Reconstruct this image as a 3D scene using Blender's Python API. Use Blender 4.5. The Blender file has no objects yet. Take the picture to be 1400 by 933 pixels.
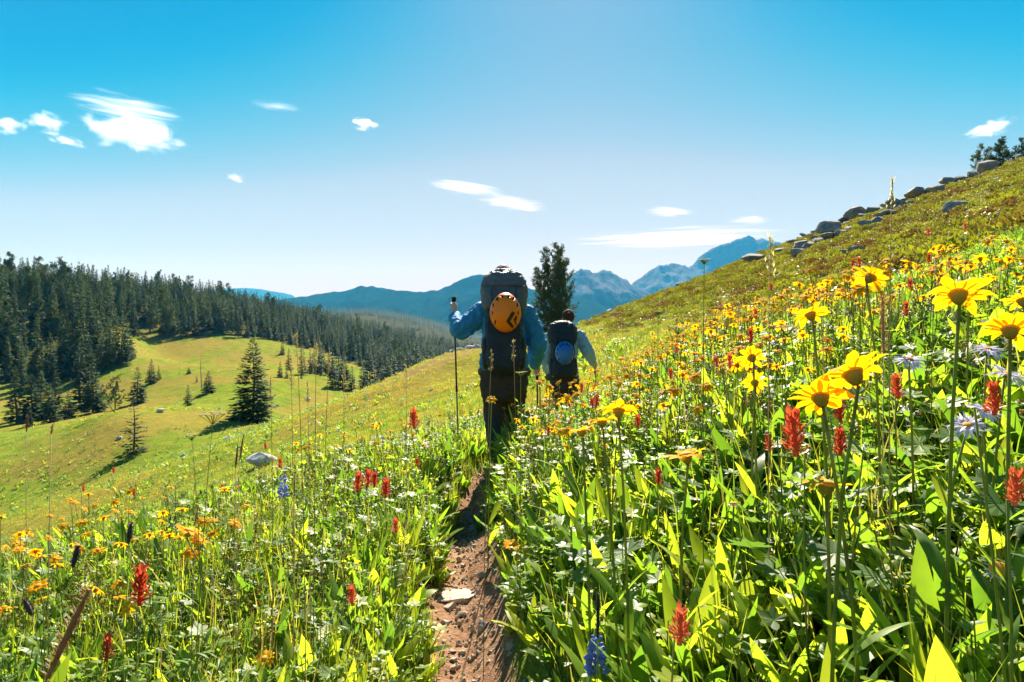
import bpy, bmesh, math, random
import numpy as np
from mathutils import Vector, Matrix, Euler

R = math.radians
scene = bpy.context.scene
COL = scene.collection

# ------------------------------------------------------------------ camera
cam_data = bpy.data.cameras.new('camera')
cam_data.lens = 24.0
cam_data.sensor_width = 36.0
cam_data.shift_y = -26.5 / 1400.0
cam_data.clip_start = 0.05
cam_data.clip_end = 60000.0
cam = bpy.data.objects.new('camera', cam_data)
cam.location = (0, 0, 0)
cam.rotation_euler = (R(90), 0, 0)
COL.objects.link(cam)
scene.camera = cam

# ------------------------------------------------------------------ sky and sun
SUN_EL, SUN_AZ = R(40.0), R(5.0)          # azimuth clockwise from +Y
world = bpy.data.worlds.new('World')
scene.world = world
world.use_nodes = True
wn = world.node_tree.nodes; wl = world.node_tree.links
wn.clear()
sky = wn.new('ShaderNodeTexSky'); sky.sky_type = 'NISHITA'
sky.sun_disc = False
sky.sun_elevation = SUN_EL
sky.sun_rotation = SUN_AZ
sky.altitude = 2600.0
sky.air_density = 1.0
sky.dust_density = 1.0
sky.ozone_density = 2.2
# film-like colour response of the whole sky: deep cyan overhead, milky towards the horizon
EXPOSURE = 1.75
pre = wn.new('ShaderNodeVectorMath'); pre.operation = 'SCALE'; pre.inputs['Scale'].default_value = 0.12
post = wn.new('ShaderNodeVectorMath'); post.operation = 'SCALE'; post.inputs['Scale'].default_value = 1 / 0.12 / 2 ** EXPOSURE
crv = wn.new('ShaderNodeRGBCurve')
cm = crv.mapping; cm.use_clip = False
for ch, pts in enumerate([[(0, 0), (.20, .0), (.235, .001), (.26, .04), (.29, .13), (.36, .38), (.40, .51), (.52, .62), (.72, .78), (1, .86)],
                          [(0, 0), (.18, .17), (.30, .315), (.376, .41), (.433, .52), (.58, .68), (.62, .72), (.80, .77), (1, .77)],
                          [(0, 0), (.30, .46), (.60, .81), (.70, .89), (.80, .91), (1, .93), (1.3, .94)]]):
    c_ = cm.curves[ch]
    while len(c_.points) < len(pts): c_.points.new(0.5, 0.5)
    for q_, (x_, y_) in zip(c_.points, pts): q_.location = (x_, y_ * (1.02, 0.815, 0.755)[ch])
cm.update()
bg = wn.new('ShaderNodeBackground'); bg.inputs['Strength'].default_value = 0.12
wo = wn.new('ShaderNodeOutputWorld')
wl.new(sky.outputs[0], pre.inputs[0]); wl.new(pre.outputs[0], crv.inputs['Color'])
wl.new(crv.outputs[0], post.inputs[0]); wl.new(post.outputs[0], bg.inputs['Color'])
wl.new(bg.outputs[0], wo.inputs['Surface'])

sun_d = bpy.data.lights.new('sun', 'SUN')
sun_d.energy = 5.0; sun_d.angle = R(0.53); sun_d.color = (1.0, 0.95, 0.87)
sun = bpy.data.objects.new('sun', sun_d)
sdir = Vector((math.sin(SUN_AZ) * math.cos(SUN_EL), math.cos(SUN_AZ) * math.cos(SUN_EL), math.sin(SUN_EL)))
sun.rotation_euler = sdir.to_track_quat('Z', 'Y').to_euler()
sun.location = sdir * 50
COL.objects.link(sun)

vs = scene.view_settings
vs.view_transform = 'Standard'; vs.look = 'None'; vs.exposure = EXPOSURE; vs.gamma = 1.0
vs.use_curve_mapping = False
scene.render.engine = 'CYCLES'
scene.cycles.use_denoising = True
scene.cycles.max_bounces = 8
scene.cycles.diffuse_bounces = 4
scene.cycles.transmission_bounces = 4
scene.cycles.transparent_max_bounces = 8
scene.cycles.volume_bounces = 0
scene.cycles.caustics_reflective = False
scene.cycles.caustics_refractive = False
scene.cycles.sample_clamp_indirect = 4.0

# ------------------------------------------------------------------ helpers
F = 24.0 / 36.0 * 1400.0                   # focal length in photo pixels

def at(px, py, d):
    """world point seen at photo pixel (px, py), d metres ahead"""
    return Vector(((px - 700.0) * d / F, d, (440.0 - py) * d / F))

def link(o, parent=None):
    COL.objects.link(o)
    if parent is not None:
        o.parent = parent
    return o

def tag(o, label=None, cat=None, group=None, kind=None):
    if label: o['label'] = label
    if cat: o['category'] = cat
    if group: o['group'] = group
    if kind: o['kind'] = kind
    return o

def empty(name, loc=(0, 0, 0), rz=0.0):
    o = bpy.data.objects.new(name, None)
    o.location = loc; o.rotation_euler = (0, 0, rz)
    o.empty_display_size = 0.1
    return link(o)

def mesh_obj(name, me, parent=None, loc=None, rot=None, scale=None):
    o = bpy.data.objects.new(name, me)
    if loc is not None: o.location = loc
    if rot is not None: o.rotation_euler = rot
    if scale is not None: o.scale = scale if hasattr(scale, '__len__') else (scale,) * 3
    return link(o, parent)

def make_mesh(name, verts, faces, mats=(), fmat=None, smooth=False):
    me = bpy.data.meshes.new(name)
    me.from_pydata([tuple(v) for v in verts], [], [tuple(int(i) for i in f) for f in faces])
    for m in (mats if isinstance(mats, (list, tuple)) else [mats]):
        me.materials.append(m)
    if fmat is not None:
        me.polygons.foreach_set('material_index', np.asarray(fmat, dtype=np.int32))
    if smooth:
        me.polygons.foreach_set('use_smooth', np.ones(len(me.polygons), dtype=bool))
    me.update()
    return me

class MB:
    """collects pieces of mesh, each with a material slot"""
    def __init__(self):
        self.v, self.f, self.m, self.n = [], [], [], 0
    def add(self, v, f, m=0):
        v = np.asarray(v, dtype=float).reshape(-1, 3)
        self.v.append(v)
        self.f.extend([tuple(i + self.n for i in q) for q in f])
        self.m.extend([m] * len(f))
        self.n += len(v)
        return self
    def mesh(self, name, mats, smooth=False):
        return make_mesh(name, np.concatenate(self.v) if self.v else [], self.f, mats, self.m, smooth)

def frame_along(d):
    d = np.asarray(d, float); d = d / (np.linalg.norm(d) + 1e-9)
    a = np.array([0, 0, 1.0]) if abs(d[2]) < 0.9 else np.array([1.0, 0, 0])
    u = np.cross(d, a); u /= np.linalg.norm(u)
    return d, u, np.cross(d, u)

def tube(pts, rad, sides=6, cap=True, squash=1.0):
    pts = np.asarray(pts, float)
    n = len(pts)
    rad = np.broadcast_to(np.asarray(rad, float), (n,))
    V, Fc = [], []
    tan = np.gradient(pts, axis=0)
    d0, u, w = frame_along(tan[0])
    for i in range(n):
        d = tan[i] / (np.linalg.norm(tan[i]) + 1e-9)
        u = u - d * np.dot(u, d); u /= np.linalg.norm(u) + 1e-9
        w = np.cross(d, u)
        for k in range(sides):
            a = 2 * math.pi * k / sides
            V.append(pts[i] + rad[i] * (math.cos(a) * u + squash * math.sin(a) * w))
    for i in range(n - 1):
        for k in range(sides):
            k2 = (k + 1) % sides
            Fc.append((i * sides + k, i * sides + k2, (i + 1) * sides + k2, (i + 1) * sides + k))
    if cap:
        Fc.append(tuple(range(sides - 1, -1, -1)))
        Fc.append(tuple((n - 1) * sides + k for k in range(sides)))
    return np.array(V), Fc

def revolve(prof, sides=16):
    """prof: list of (r, z)"""
    V, Fc = [], []
    for r, z in prof:
        for k in range(sides):
            a = 2 * math.pi * k / sides
            V.append((r * math.cos(a), r * math.sin(a), z))
    for i in range(len(prof) - 1):
        for k in range(sides):
            k2 = (k + 1) % sides
            Fc.append((i * sides + k, i * sides + k2, (i + 1) * sides + k2, (i + 1) * sides + k))
    Fc.append(tuple(range(sides - 1, -1, -1)))
    Fc.append(tuple((len(prof) - 1) * sides + k for k in range(sides)))
    return np.array(V), Fc

# ---- numpy noise
def _hash(ix, iy, iz, seed):
    h = (ix.astype(np.int64) * 374761393 + iy.astype(np.int64) * 668265263 + iz.astype(np.int64) * 2147483647 + seed * 1274126177) & 0xFFFFFFFF
    h = ((h ^ (h >> 13)) * 1274126177) & 0xFFFFFFFF
    h = ((h ^ (h >> 16)) * 2246822519) & 0xFFFFFFFF
    return ((h ^ (h >> 15)) & 0xFFFFFF) / float(0xFFFFFF)

def vnoise(x, y, z=0.0, seed=0):
    x = np.asarray(x, float); y = np.asarray(y, float); z = np.asarray(z, float) + np.zeros_like(x)
    ix, iy, iz = np.floor(x), np.floor(y), np.floor(z)
    fx, fy, fz = x - ix, y - iy, z - iz
    fx = fx * fx * (3 - 2 * fx); fy = fy * fy * (3 - 2 * fy); fz = fz * fz * (3 - 2 * fz)
    r = 0.0
    for dx in (0, 1):
        for dy in (0, 1):
            for dz in (0, 1):
                w = (fx if dx else 1 - fx) * (fy if dy else 1 - fy) * (fz if dz else 1 - fz)
                r = r + w * _hash(ix + dx, iy + dy, iz + dz, seed)
    return r * 2 - 1

def fbm(x, y, z=0.0, octaves=4, seed=0):
    s, a, t = 0.0, 1.0, 0.0
    for o in range(octaves):
        s = s + a * vnoise(np.asarray(x) * 2 ** o + 13.7 * o, np.asarray(y) * 2 ** o - 7.3 * o, np.asarray(z) * 2 ** o, seed + o)
        t += a; a *= 0.5
    return s / t

# ---- materials
MATS = {}
def nodes_of(name):
    m = bpy.data.materials.new(name); m.use_nodes = True
    nt = m.node_tree; nt.nodes.clear()
    out = nt.nodes.new('ShaderNodeOutputMaterial')
    return m, nt, nt.nodes, nt.links, out

def ramp(N, L, src, stops):
    r = N.new('ShaderNodeValToRGB')
    e = r.color_ramp.elements
    while len(e) < len(stops): e.new(0.5)
    for el, (p, c) in zip(e, stops):
        el.position = p; el.color = (*c, 1)
    L.new(src, r.inputs[0])
    return r.outputs[0]

def noise_tex(N, L, scale, detail=3, rough=0.55, vec=None, dist=0.0):
    t = N.new('ShaderNodeTexNoise'); t.inputs['Scale'].default_value = scale
    t.inputs['Detail'].default_value = detail; t.inputs['Roughness'].default_value = rough
    t.inputs['Distortion'].default_value = dist
    if vec is not None: L.new(vec, t.inputs['Vector'])
    return t.outputs[0]

def mixc(N, L, fac, a, b, mode='MIX'):
    m = N.new('ShaderNodeMix'); m.data_type = 'RGBA'; m.blend_type = mode
    for sock, v in ((m.inputs[0], fac), (m.inputs[6], a), (m.inputs[7], b)):
        if isinstance(v, (int, float)): sock.default_value = v
        elif isinstance(v, tuple): sock.default_value = (*v, 1) if len(v) == 3 else v
        else: L.new(v, sock)
    return m.outputs[2]

def leaf_mat(name, cols, trans=0.45, rough=0.4, tcol=None, noise=25.0, spec=0.45, tgain=1.0, patches=None, stretch=None):
    """leaf or petal: diffuse + light passing through + waxy gloss; colour varies per object and over the leaf"""
    m, nt, N, L, out = nodes_of(name)
    oi = N.new('ShaderNodeObjectInfo')
    geo = N.new('ShaderNodeTexCoord')
    vec = geo.outputs['Object']
    if stretch is not None:                 # veins along the petal
        mp = N.new('ShaderNodeMapping'); mp.inputs['Scale'].default_value = stretch; L.new(vec, mp.inputs[0]); vec = mp.outputs[0]
    nz = noise_tex(N, L, noise, 2, 0.5, vec)
    ad = N.new('ShaderNodeMath'); ad.operation = 'MULTIPLY_ADD'
    L.new(nz, ad.inputs[0]); ad.inputs[1].default_value = 0.5
    sb = N.new('ShaderNodeMath'); sb.operation = 'SUBTRACT'
    L.new(oi.outputs['Random'], sb.inputs[0]); sb.inputs[1].default_value = 0.25
    L.new(sb.outputs[0], ad.inputs[2])
    k = len(cols)
    c = ramp(N, L, ad.outputs[0], [((i + 0.5) / k, cc) for i, cc in enumerate(cols)])
    if patches is not None:                 # drier and greener patches over the ground the plants grow on
        for (sc, lo, hi, pc) in patches:
            pn = noise_tex(N, L, sc, 4, 0.6, oi.outputs['Location'], 0.4)
            c = mixc(N, L, ramp(N, L, pn, [(lo, (0, 0, 0)), (hi, (0.85,) * 3)]), c, pc)
    p = N.new('ShaderNodeBsdfPrincipled')
    L.new(c, p.inputs['Base Color']); p.inputs['Roughness'].default_value = rough
    p.inputs['Specular IOR Level'].default_value = spec
    if trans > 0:
        tr = N.new('ShaderNodeBsdfTranslucent')
        if tcol is not None:
            L.new(mixc(N, L, 0.8, c, tcol), tr.inputs['Color'])
        else:
            L.new(mixc(N, L, 1.0, c, (tgain * 1.12, tgain * 1.15, tgain * 0.45), 'MULTIPLY'), tr.inputs['Color'])
        mx = N.new('ShaderNodeMixShader'); mx.inputs[0].default_value = trans
        L.new(p.outputs[0], mx.inputs[1]); L.new(tr.outputs[0], mx.inputs[2])
        L.new(mx.outputs[0], out.inputs['Surface'])
    else:
        L.new(p.outputs[0], out.inputs['Surface'])
    MATS[name] = m
    return m

def solid_mat(name, cols, rough=0.7, scale=8.0, spec=0.3, bump=0.0, bscale=40.0, metal=0.0, coat=0.0, detail=4):
    m, nt, N, L, out = nodes_of(name)
    tc = N.new('ShaderNodeTexCoord')
    p = N.new('ShaderNodeBsdfPrincipled')
    if len(cols) == 1: cols = [cols[0], tuple(x * 0.86 for x in cols[0])]
    c = ramp(N, L, noise_tex(N, L, scale, detail, 0.6, tc.outputs['Object']), [(0.3 + 0.4 * i / (len(cols) - 1), cc) for i, cc in enumerate(cols)])
    L.new(c, p.inputs['Base Color'])
    p.inputs['Roughness'].default_value = rough; p.inputs['Specular IOR Level'].default_value = spec
    p.inputs['Metallic'].default_value = metal; p.inputs['Coat Weight'].default_value = coat
    if bump > 0:
        b = N.new('ShaderNodeBump'); b.inputs['Strength'].default_value = bump; b.inputs['Distance'].default_value = 0.02
        L.new(noise_tex(N, L, bscale, 5, 0.6, tc.outputs['Object']), b.inputs['Height'])
        L.new(b.outputs[0], p.inputs['Normal'])
    L.new(p.outputs[0], out.inputs['Surface'])
    MATS[name] = m
    return m
# ------------------------------------------------------------------ terrain
def softplus(a, w):
    q = np.asarray(a, float) / w
    return w * (np.maximum(q, 0) + np.log1p(np.exp(-np.abs(q))))

_PY = [-30, 4, 6, 8, 10, 14, 20, 30, 45, 60, 200]
_PZ = [-1.12, -1.14, -1.17, -1.28, -1.38, -1.58, -1.68, -1.78, -1.88, -1.95, -4]
_XY = [-30, 1, 2.4, 3.2, 4.2, 5, 5.6, 6, 6.5, 8, 10, 14, 20, 30, 60, 200]
_XX = [-.15, -.10, -.14, -.225, -.26, -.30, -.26, -.13, .05, .45, .86, 1.5, 1.9, 2.0, 2.0, 2.0]
_DY = np.linspace(-30, 200, 4601)
def _sm(a, n):
    k = np.ones(n) / n
    return np.convolve(np.pad(a, n // 2, mode='edge'), k, 'valid')[:len(a)]
_PZs = _sm(np.interp(_DY, _PY, _PZ), 31); _XXs = _sm(np.interp(_DY, _XY, _XX), 21)
def zpath(y): return np.interp(y, _DY, _PZs)
def xpath(y): return np.interp(y, _DY, _XXs)

def near_hill(x, y):
    s = x - xpath(y)
    sp = np.maximum(s, 0); a = np.maximum(-s, 0)
    r = 0.372 * sp + np.interp(y, [2.5, 4.5], [0.21, 0.10]) * (1 - np.exp(-sp / 0.5)) + 0.15 * (1 - np.exp(-sp / 6.0))
    kk = np.interp(y, [12, 34], [0.34, 0.15])
    l = 0.10 * a + kk * (softplus(a - 2.7, 0.7) - softplus(-2.7, 0.7)) - (kk - 0.15) * softplus(a - 17.0, 2.5) + 0.13 * softplus(a - 11.0, 2.0)
    l = l - 0.26 * softplus(a - 32.0, 4.0)
    z = zpath(y) + r - l
    crest = 63 + 5 * np.sin(x * 0.09) + 3 * np.sin(x * 0.23 + 1)
    z = z - 0.45 * softplus(y - crest, 2.0)
    # rocky knoll left of the trail
    z = z + 0.95 * np.exp(-(((x + 3.6) / 4.2) ** 2 + ((y - 41) / 6) ** 2))
    return z

_VP = [  # bearing pixel, distance, elevation pixel of the valley floor and the wooded spur
 (-700,25,1250),(-200,25,1200),(200,25,1190),(450,25,1150),(700,25,1100),(1000,25,1100),(1500,25,1100),
 (-600,60,640),(-200,60,625),(0,60,613),(100,60,590),(160,60,566),(260,60,575),(345,62,579),(450,60,640),(560,60,700),(700,60,760),(1000,60,760),(1500,60,760),
 (-200,95,585),(0,95,573),(100,98,563),(180,100,548),(260,100,540),(345,100,534),(450,100,560),(560,100,620),
 (-300,130,520),(10,150,437),(60,135,500),(150,130,500),(300,130,500),(400,130,512),(480,125,531),(560,130,560),
 (140,160,448),(220,170,488),(300,190,472),(400,200,480),(480,180,518),(560,230,517),(640,230,545),
 (200,200,432),(400,240,468),(480,240,490),(560,300,492),(640,300,510),
 (-300,220,395),(30,210,401),(200,260,407),(300,300,417),(380,340,431),(450,380,447),(520,405,462),(560,420,471),(620,450,482),(680,470,492),
 (-300,420,430),(30,380,440),(200,420,445),(350,480,452),(450,520,470),(560,560,490),(640,600,505),
 (-600,300,400),(-600,700,470),(0,700,490),(300,720,495),(480,700,490),(600,720,500),(750,300,590),(1000,300,560),(1500,300,560),(750,700,505),(1200,700,500),
 (150,950,480),(300,930,452),(400,930,436),(480,930,431),(560,960,439),(640,1000,460),(720,1050,478),(900,1000,490),
 (-600,1500,477),(0,1500,477),(300,1500,477),(480,1500,477),(640,1500,477),(900,1500,477),(1500,1500,477),
 (-600,4000,454),(480,4000,454),(1500,4000,454),(-600,15000,444),(480,15000,444),(1500,15000,444)]
_vp = np.array(_VP, float)
_vt = (_vp[:, 0] - 700) / F; _vl = np.log(_vp[:, 1]); _vz = (440 - _vp[:, 2]) / F * _vp[:, 1]
_vq = np.stack([_vt * 1.6, _vl], 1)
def _tpsk(d2): return np.where(d2 > 1e-12, 0.5 * d2 * np.log(np.maximum(d2, 1e-12)), 0)
def _tps_fit(q, v, lam=0.002):
    n = len(q)
    K = _tpsk(((q[:, None] - q[None]) ** 2).sum(-1)) + lam * np.eye(n)
    P = np.c_[np.ones(n), q]
    A = np.block([[K, P], [P.T, np.zeros((3, 3))]])
    return np.linalg.solve(A, np.r_[v, 0, 0, 0])
_vw = _tps_fit(_vq, _vz)
def valley(x, y):
    yy = np.maximum(y, 22.0)
    q = np.stack([np.clip(x / yy, -1.6, 1.6) * 1.6, np.log(yy)], -1).reshape(-1, 2)
    out = np.empty(len(q))
    for i in range(0, len(q), 20000):
        b = q[i:i + 20000]
        K = _tpsk(((b[:, None] - _vq[None]) ** 2).sum(-1))
        out[i:i + 20000] = K @ _vw[:-3] + _vw[-3] + b @ _vw[-2:]
    return out.reshape(np.shape(x))

def height(x, y, rough=True):
    x = np.asarray(x, float); y = np.asarray(y, float)
    shp = np.shape(x)
    x = x.ravel(); y = y.ravel()
    a = near_hill(x, y)
    v = valley(x, y)
    k = 0.9
    w = np.clip((y - 26) / 12, 0, 1)
    mx = np.maximum(a, v) + k * np.log(np.exp((a - np.maximum(a, v)) / k) + np.exp((v - np.maximum(a, v)) / k))
    z = a * (1 - w) + mx * w
    s = x - xpath(y)
    tr = np.exp(-(np.abs(s) / 0.21) ** 4) * np.clip((16 - y) / 6, 0, 1)
    z = z - tr * np.interp(y, [3.7, 4.4, 5.2, 5.8], [.10, .24, .24, .10])
    if rough:
        d = np.hypot(x, y)
        z = z + 0.035 * fbm(x * 1.7, y * 1.7, octaves=3, seed=5) * (1 - 0.75 * tr) * np.clip(d / 3, .3, 1)
        z = z + np.clip((d - 6) / 20, 0, 1) * 0.16 * fbm(x * 0.35, y * 0.35, octaves=4, seed=9)
        z = z + np.clip((d - 60) / 80, 0, 1) * 0.7 * fbm(x * 0.05, y * 0.05, octaves=4, seed=11)
        z = z + np.clip((d - 500) / 500, 0, 1) * 9.0 * fbm(x * 0.006, y * 0.006, octaves=4, seed=12)
        hs = np.clip((s - 8) / 10, 0, 1) * np.clip((y - 15) / 15, 0, 1)
        z = z + hs * 0.38 * np.abs(fbm(x * 0.22, y * 0.22, octaves=4, seed=21))
        z = z + 0.012 * fbm(x * 14, y * 14, octaves=2, seed=31) * tr
    return z.reshape(shp)

def gz(x, y): return float(height(np.array([x]), np.array([y]))[0])

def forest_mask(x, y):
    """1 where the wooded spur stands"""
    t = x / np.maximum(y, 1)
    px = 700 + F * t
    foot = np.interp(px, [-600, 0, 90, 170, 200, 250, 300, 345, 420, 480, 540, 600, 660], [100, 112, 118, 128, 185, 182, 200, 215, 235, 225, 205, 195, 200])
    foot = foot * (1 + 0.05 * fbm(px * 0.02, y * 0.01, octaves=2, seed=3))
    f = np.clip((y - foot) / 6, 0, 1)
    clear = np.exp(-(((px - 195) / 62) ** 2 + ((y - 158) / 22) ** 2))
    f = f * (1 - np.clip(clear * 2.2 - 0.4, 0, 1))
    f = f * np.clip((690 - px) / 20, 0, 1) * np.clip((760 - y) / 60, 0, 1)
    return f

def ground_material():
    m, nt, N, L, out = nodes_of('meadow_ground')
    tc = N.new('ShaderNodeTexCoord'); P = tc.outputs['Object']
    at_ = N.new('ShaderNodeVertexColor'); at_.layer_name = 'zone'
    sep = N.new('ShaderNodeSeparateColor'); L.new(at_.outputs[0], sep.inputs[0])
    path, forest, hill = sep.outputs[0], sep.outputs[1], sep.outputs[2]
    n_big = noise_tex(N, L, 0.06, 5, 0.62, P, 0.6)
    n_mid = noise_tex(N, L, 0.5, 6, 0.68, P, 0.3)
    n_fine = noise_tex(N, L, 6.0, 6, 0.72, P)
    n_grain = noise_tex(N, L, 60.0, 4, 0.7, P)
    green = ramp(N, L, n_mid, [(0.3, (0.065, 0.115, 0.014)), (0.48, (0.12, 0.175, 0.020)), (0.64, (0.19, 0.215, 0.028)), (0.8, (0.26, 0.19, 0.05))])
    dry = ramp(N, L, n_fine, [(0.3, (0.17, 0.09, 0.025)), (0.55, (0.26, 0.165, 0.045)), (0.75, (0.31, 0.24, 0.07))])
    fac = ramp(N, L, n_big, [(0.43, (0, 0, 0)), (0.56, (0.9, 0.9, 0.9))])
    fm = N.new('ShaderNodeMath'); fm.operation = 'MULTIPLY'; L.new(fac, fm.inputs[0])
    nf = ramp(N, L, n_fine, [(0.35, (0.15,) * 3), (0.6, (0.95,) * 3)]); L.new(nf, fm.inputs[1])
    meadow = mixc(N, L, fm.outputs[0], green, dry)
    # bushy heath on the rising slope
    heath = ramp(N, L, noise_tex(N, L, 0.9, 7, 0.72, P, 0.5), [(0.30, (0.11, 0.06, 0.025)), (0.44, (0.17, 0.12, 0.03)), (0.52, (0.15, 0.17, 0.02)), (0.62, (0.24, 0.25, 0.025)), (0.75, (0.11, 0.14, 0.02))])
    c = mixc(N, L, hill, meadow, heath)
    spk = ramp(N, L, n_grain, [(0.28, (0.45,) * 3), (0.5, (0.95,) * 3), (0.7, (1.3,) * 3)])
    c = mixc(N, L, 0.8, c, spk, 'MULTIPLY')
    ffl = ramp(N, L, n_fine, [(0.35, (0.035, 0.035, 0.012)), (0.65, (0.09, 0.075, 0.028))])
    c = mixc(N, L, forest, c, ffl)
    soil = ramp(N, L, noise_tex(N, L, 9.0, 8, 0.7, P), [(0.3, (0.14, 0.075, 0.042)), (0.5, (0.25, 0.145, 0.085)), (0.7, (0.35, 0.225, 0.14))])
    peb = N.new('ShaderNodeTexVoronoi'); peb.inputs['Scale'].default_value = 55.0; L.new(P, peb.inputs['Vector'])
    soil = mixc(N, L, ramp(N, L, peb.outputs['Distance'], [(0.12, (0.55,) * 3), (0.3, (0,) * 3)]), soil, (0.36, 0.27, 0.19))
    c = mixc(N, L, path, c, soil)
    p = N.new('ShaderNodeBsdfPrincipled'); L.new(c, p.inputs['Base Color'])
    p.inputs['Roughness'].default_value = 0.95; p.inputs['Specular IOR Level'].default_value = 0.0
    b = N.new('ShaderNodeBump'); b.inputs['Strength'].default_value = 0.9; b.inputs['Distance'].default_value = 0.04
    bm_ = N.new('ShaderNodeMath'); bm_.operation = 'ADD'; L.new(n_fine, bm_.inputs[0])
    bq = N.new('ShaderNodeMath'); bq.operation = 'MULTIPLY'; L.new(n_grain, bq.inputs[0]); bq.inputs[1].default_value = 0.35
    L.new(bq.outputs[0], bm_.inputs[1])
    L.new(bm_.outputs[0], b.inputs['Height']); L.new(b.outputs[0], p.inputs['Normal'])
    L.new(p.outputs[0], out.inputs['Surface'])
    return m

def build_ground():
    th = np.r_[np.arange(-48, 48.01, 0.25), np.arange(51, 309, 3.0)]
    th = np.radians(th)
    rr = np.exp(np.linspace(math.log(0.25), math.log(9000), 330))
    T, RR = np.meshgrid(th, rr)
    X = RR * np.sin(T); Y = RR * np.cos(T)
    Z = height(X, Y)
    nt_, nr = len(th), len(rr)
    V = np.stack([X, Y, Z], -1).reshape(-1, 3)
    V = np.concatenate([V, [[0, 0, gz(0, 0)]]])
    i = np.arange(nr - 1)[:, None] * nt_; j = np.arange(nt_)[None]; j2 = (j + 1) % nt_
    q = np.stack([i + j, i + nt_ + j, i + nt_ + j2, i + j2], -1).reshape(-1, 4)
    faces = q[:, ::-1].tolist()
    c = len(V) - 1
    faces += [(c, (k + 1) % nt_, k) for k in range(nt_)]
    me = make_mesh('ground', V, faces, [ground_material()], smooth=True)
    x, y = V[:, 0], V[:, 1]
    s = x - xpath(y)
    edge = 0.17 + 0.035 * fbm(x * 3, y * 3, octaves=2, seed=44)
    path = np.clip((edge - np.abs(s)) / 0.04, 0, 1) * np.clip((14 - y) / 3, 0, 1)
    # bare stony patch on the knoll
    kn = np.clip(1.4 * np.exp(-(((x + 4.6) / 3.4) ** 2 + ((y - 40) / 4.5) ** 2)) + 0.5 * fbm(x * .8, y * .8, seed=8) - 0.35, 0, 0.8)
    path = np.maximum(path, kn)
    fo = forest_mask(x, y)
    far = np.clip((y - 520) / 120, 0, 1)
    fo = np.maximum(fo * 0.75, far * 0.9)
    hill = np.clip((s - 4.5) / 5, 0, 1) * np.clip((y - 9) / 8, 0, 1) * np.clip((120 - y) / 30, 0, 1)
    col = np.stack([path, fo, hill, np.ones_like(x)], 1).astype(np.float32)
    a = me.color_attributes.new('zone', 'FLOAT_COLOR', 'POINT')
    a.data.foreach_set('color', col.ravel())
    o = mesh_obj('ground', me)
    tag(o, 'alpine meadow ground with a narrow reddish dirt trail worn into it', 'ground', kind='structure')
    return o
GROUND = build_ground()

# ------------------------------------------------------------------ far mountains
def mountain_material(name, forest, rock, tree_line, amt):
    m, nt, N, L, out = nodes_of(name)
    tc = N.new('ShaderNodeTexCoord'); P = tc.outputs['Object']
    sx = N.new('ShaderNodeSeparateXYZ'); L.new(P, sx.inputs[0])
    n1 = noise_tex(N, L, 0.006, 8, 0.68, P, 0.8)
    n2 = noise_tex(N, L, 0.05, 6, 0.75, P)
    mr = N.new('ShaderNodeMapRange'); L.new(sx.outputs[2], mr.inputs[0])
    mr.inputs[1].default_value = tree_line - 90; mr.inputs[2].default_value = tree_line + 90
    ad = N.new('ShaderNodeMath'); ad.operation = 'MULTIPLY_ADD'; L.new(n1, ad.inputs[0]); ad.inputs[1].default_value = 2.2; ad.inputs[2].default_value = -1.1
    su = N.new('ShaderNodeMath'); su.operation = 'ADD'; L.new(ad.outputs[0], su.inputs[0]); L.new(mr.outputs[0], su.inputs[1])
    fac = ramp(N, L, su.outputs[0], [(0.45 - amt, (0, 0, 0)), (0.62 - amt, (1, 1, 1))])
    fo = ramp(N, L, n2, [(0.35, tuple(x * 0.5 for x in forest)), (0.6, forest), (0.75, tuple(x * 1.9 for x in forest))])
    ro = ramp(N, L, n2, [(0.3, tuple(x * 0.6 for x in rock)), (0.55, rock), (0.75, tuple(x * 1.5 for x in rock))])
    c = mixc(N, L, fac, fo, ro)
    p = N.new('ShaderNodeBsdfDiffuse'); L.new(c, p.inputs['Color'])
    bq = N.new('ShaderNodeBump'); bq.inputs['Strength'].default_value = 0.8; bq.inputs['Distance'].default_value = 14.0
    L.new(noise_tex(N, L, 0.02, 8, 0.7, P, 0.4), bq.inputs['Height']); L.new(bq.outputs[0], p.inputs['Normal'])
    L.new(p.outputs[0], out.inputs['Surface'])
    return m

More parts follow.
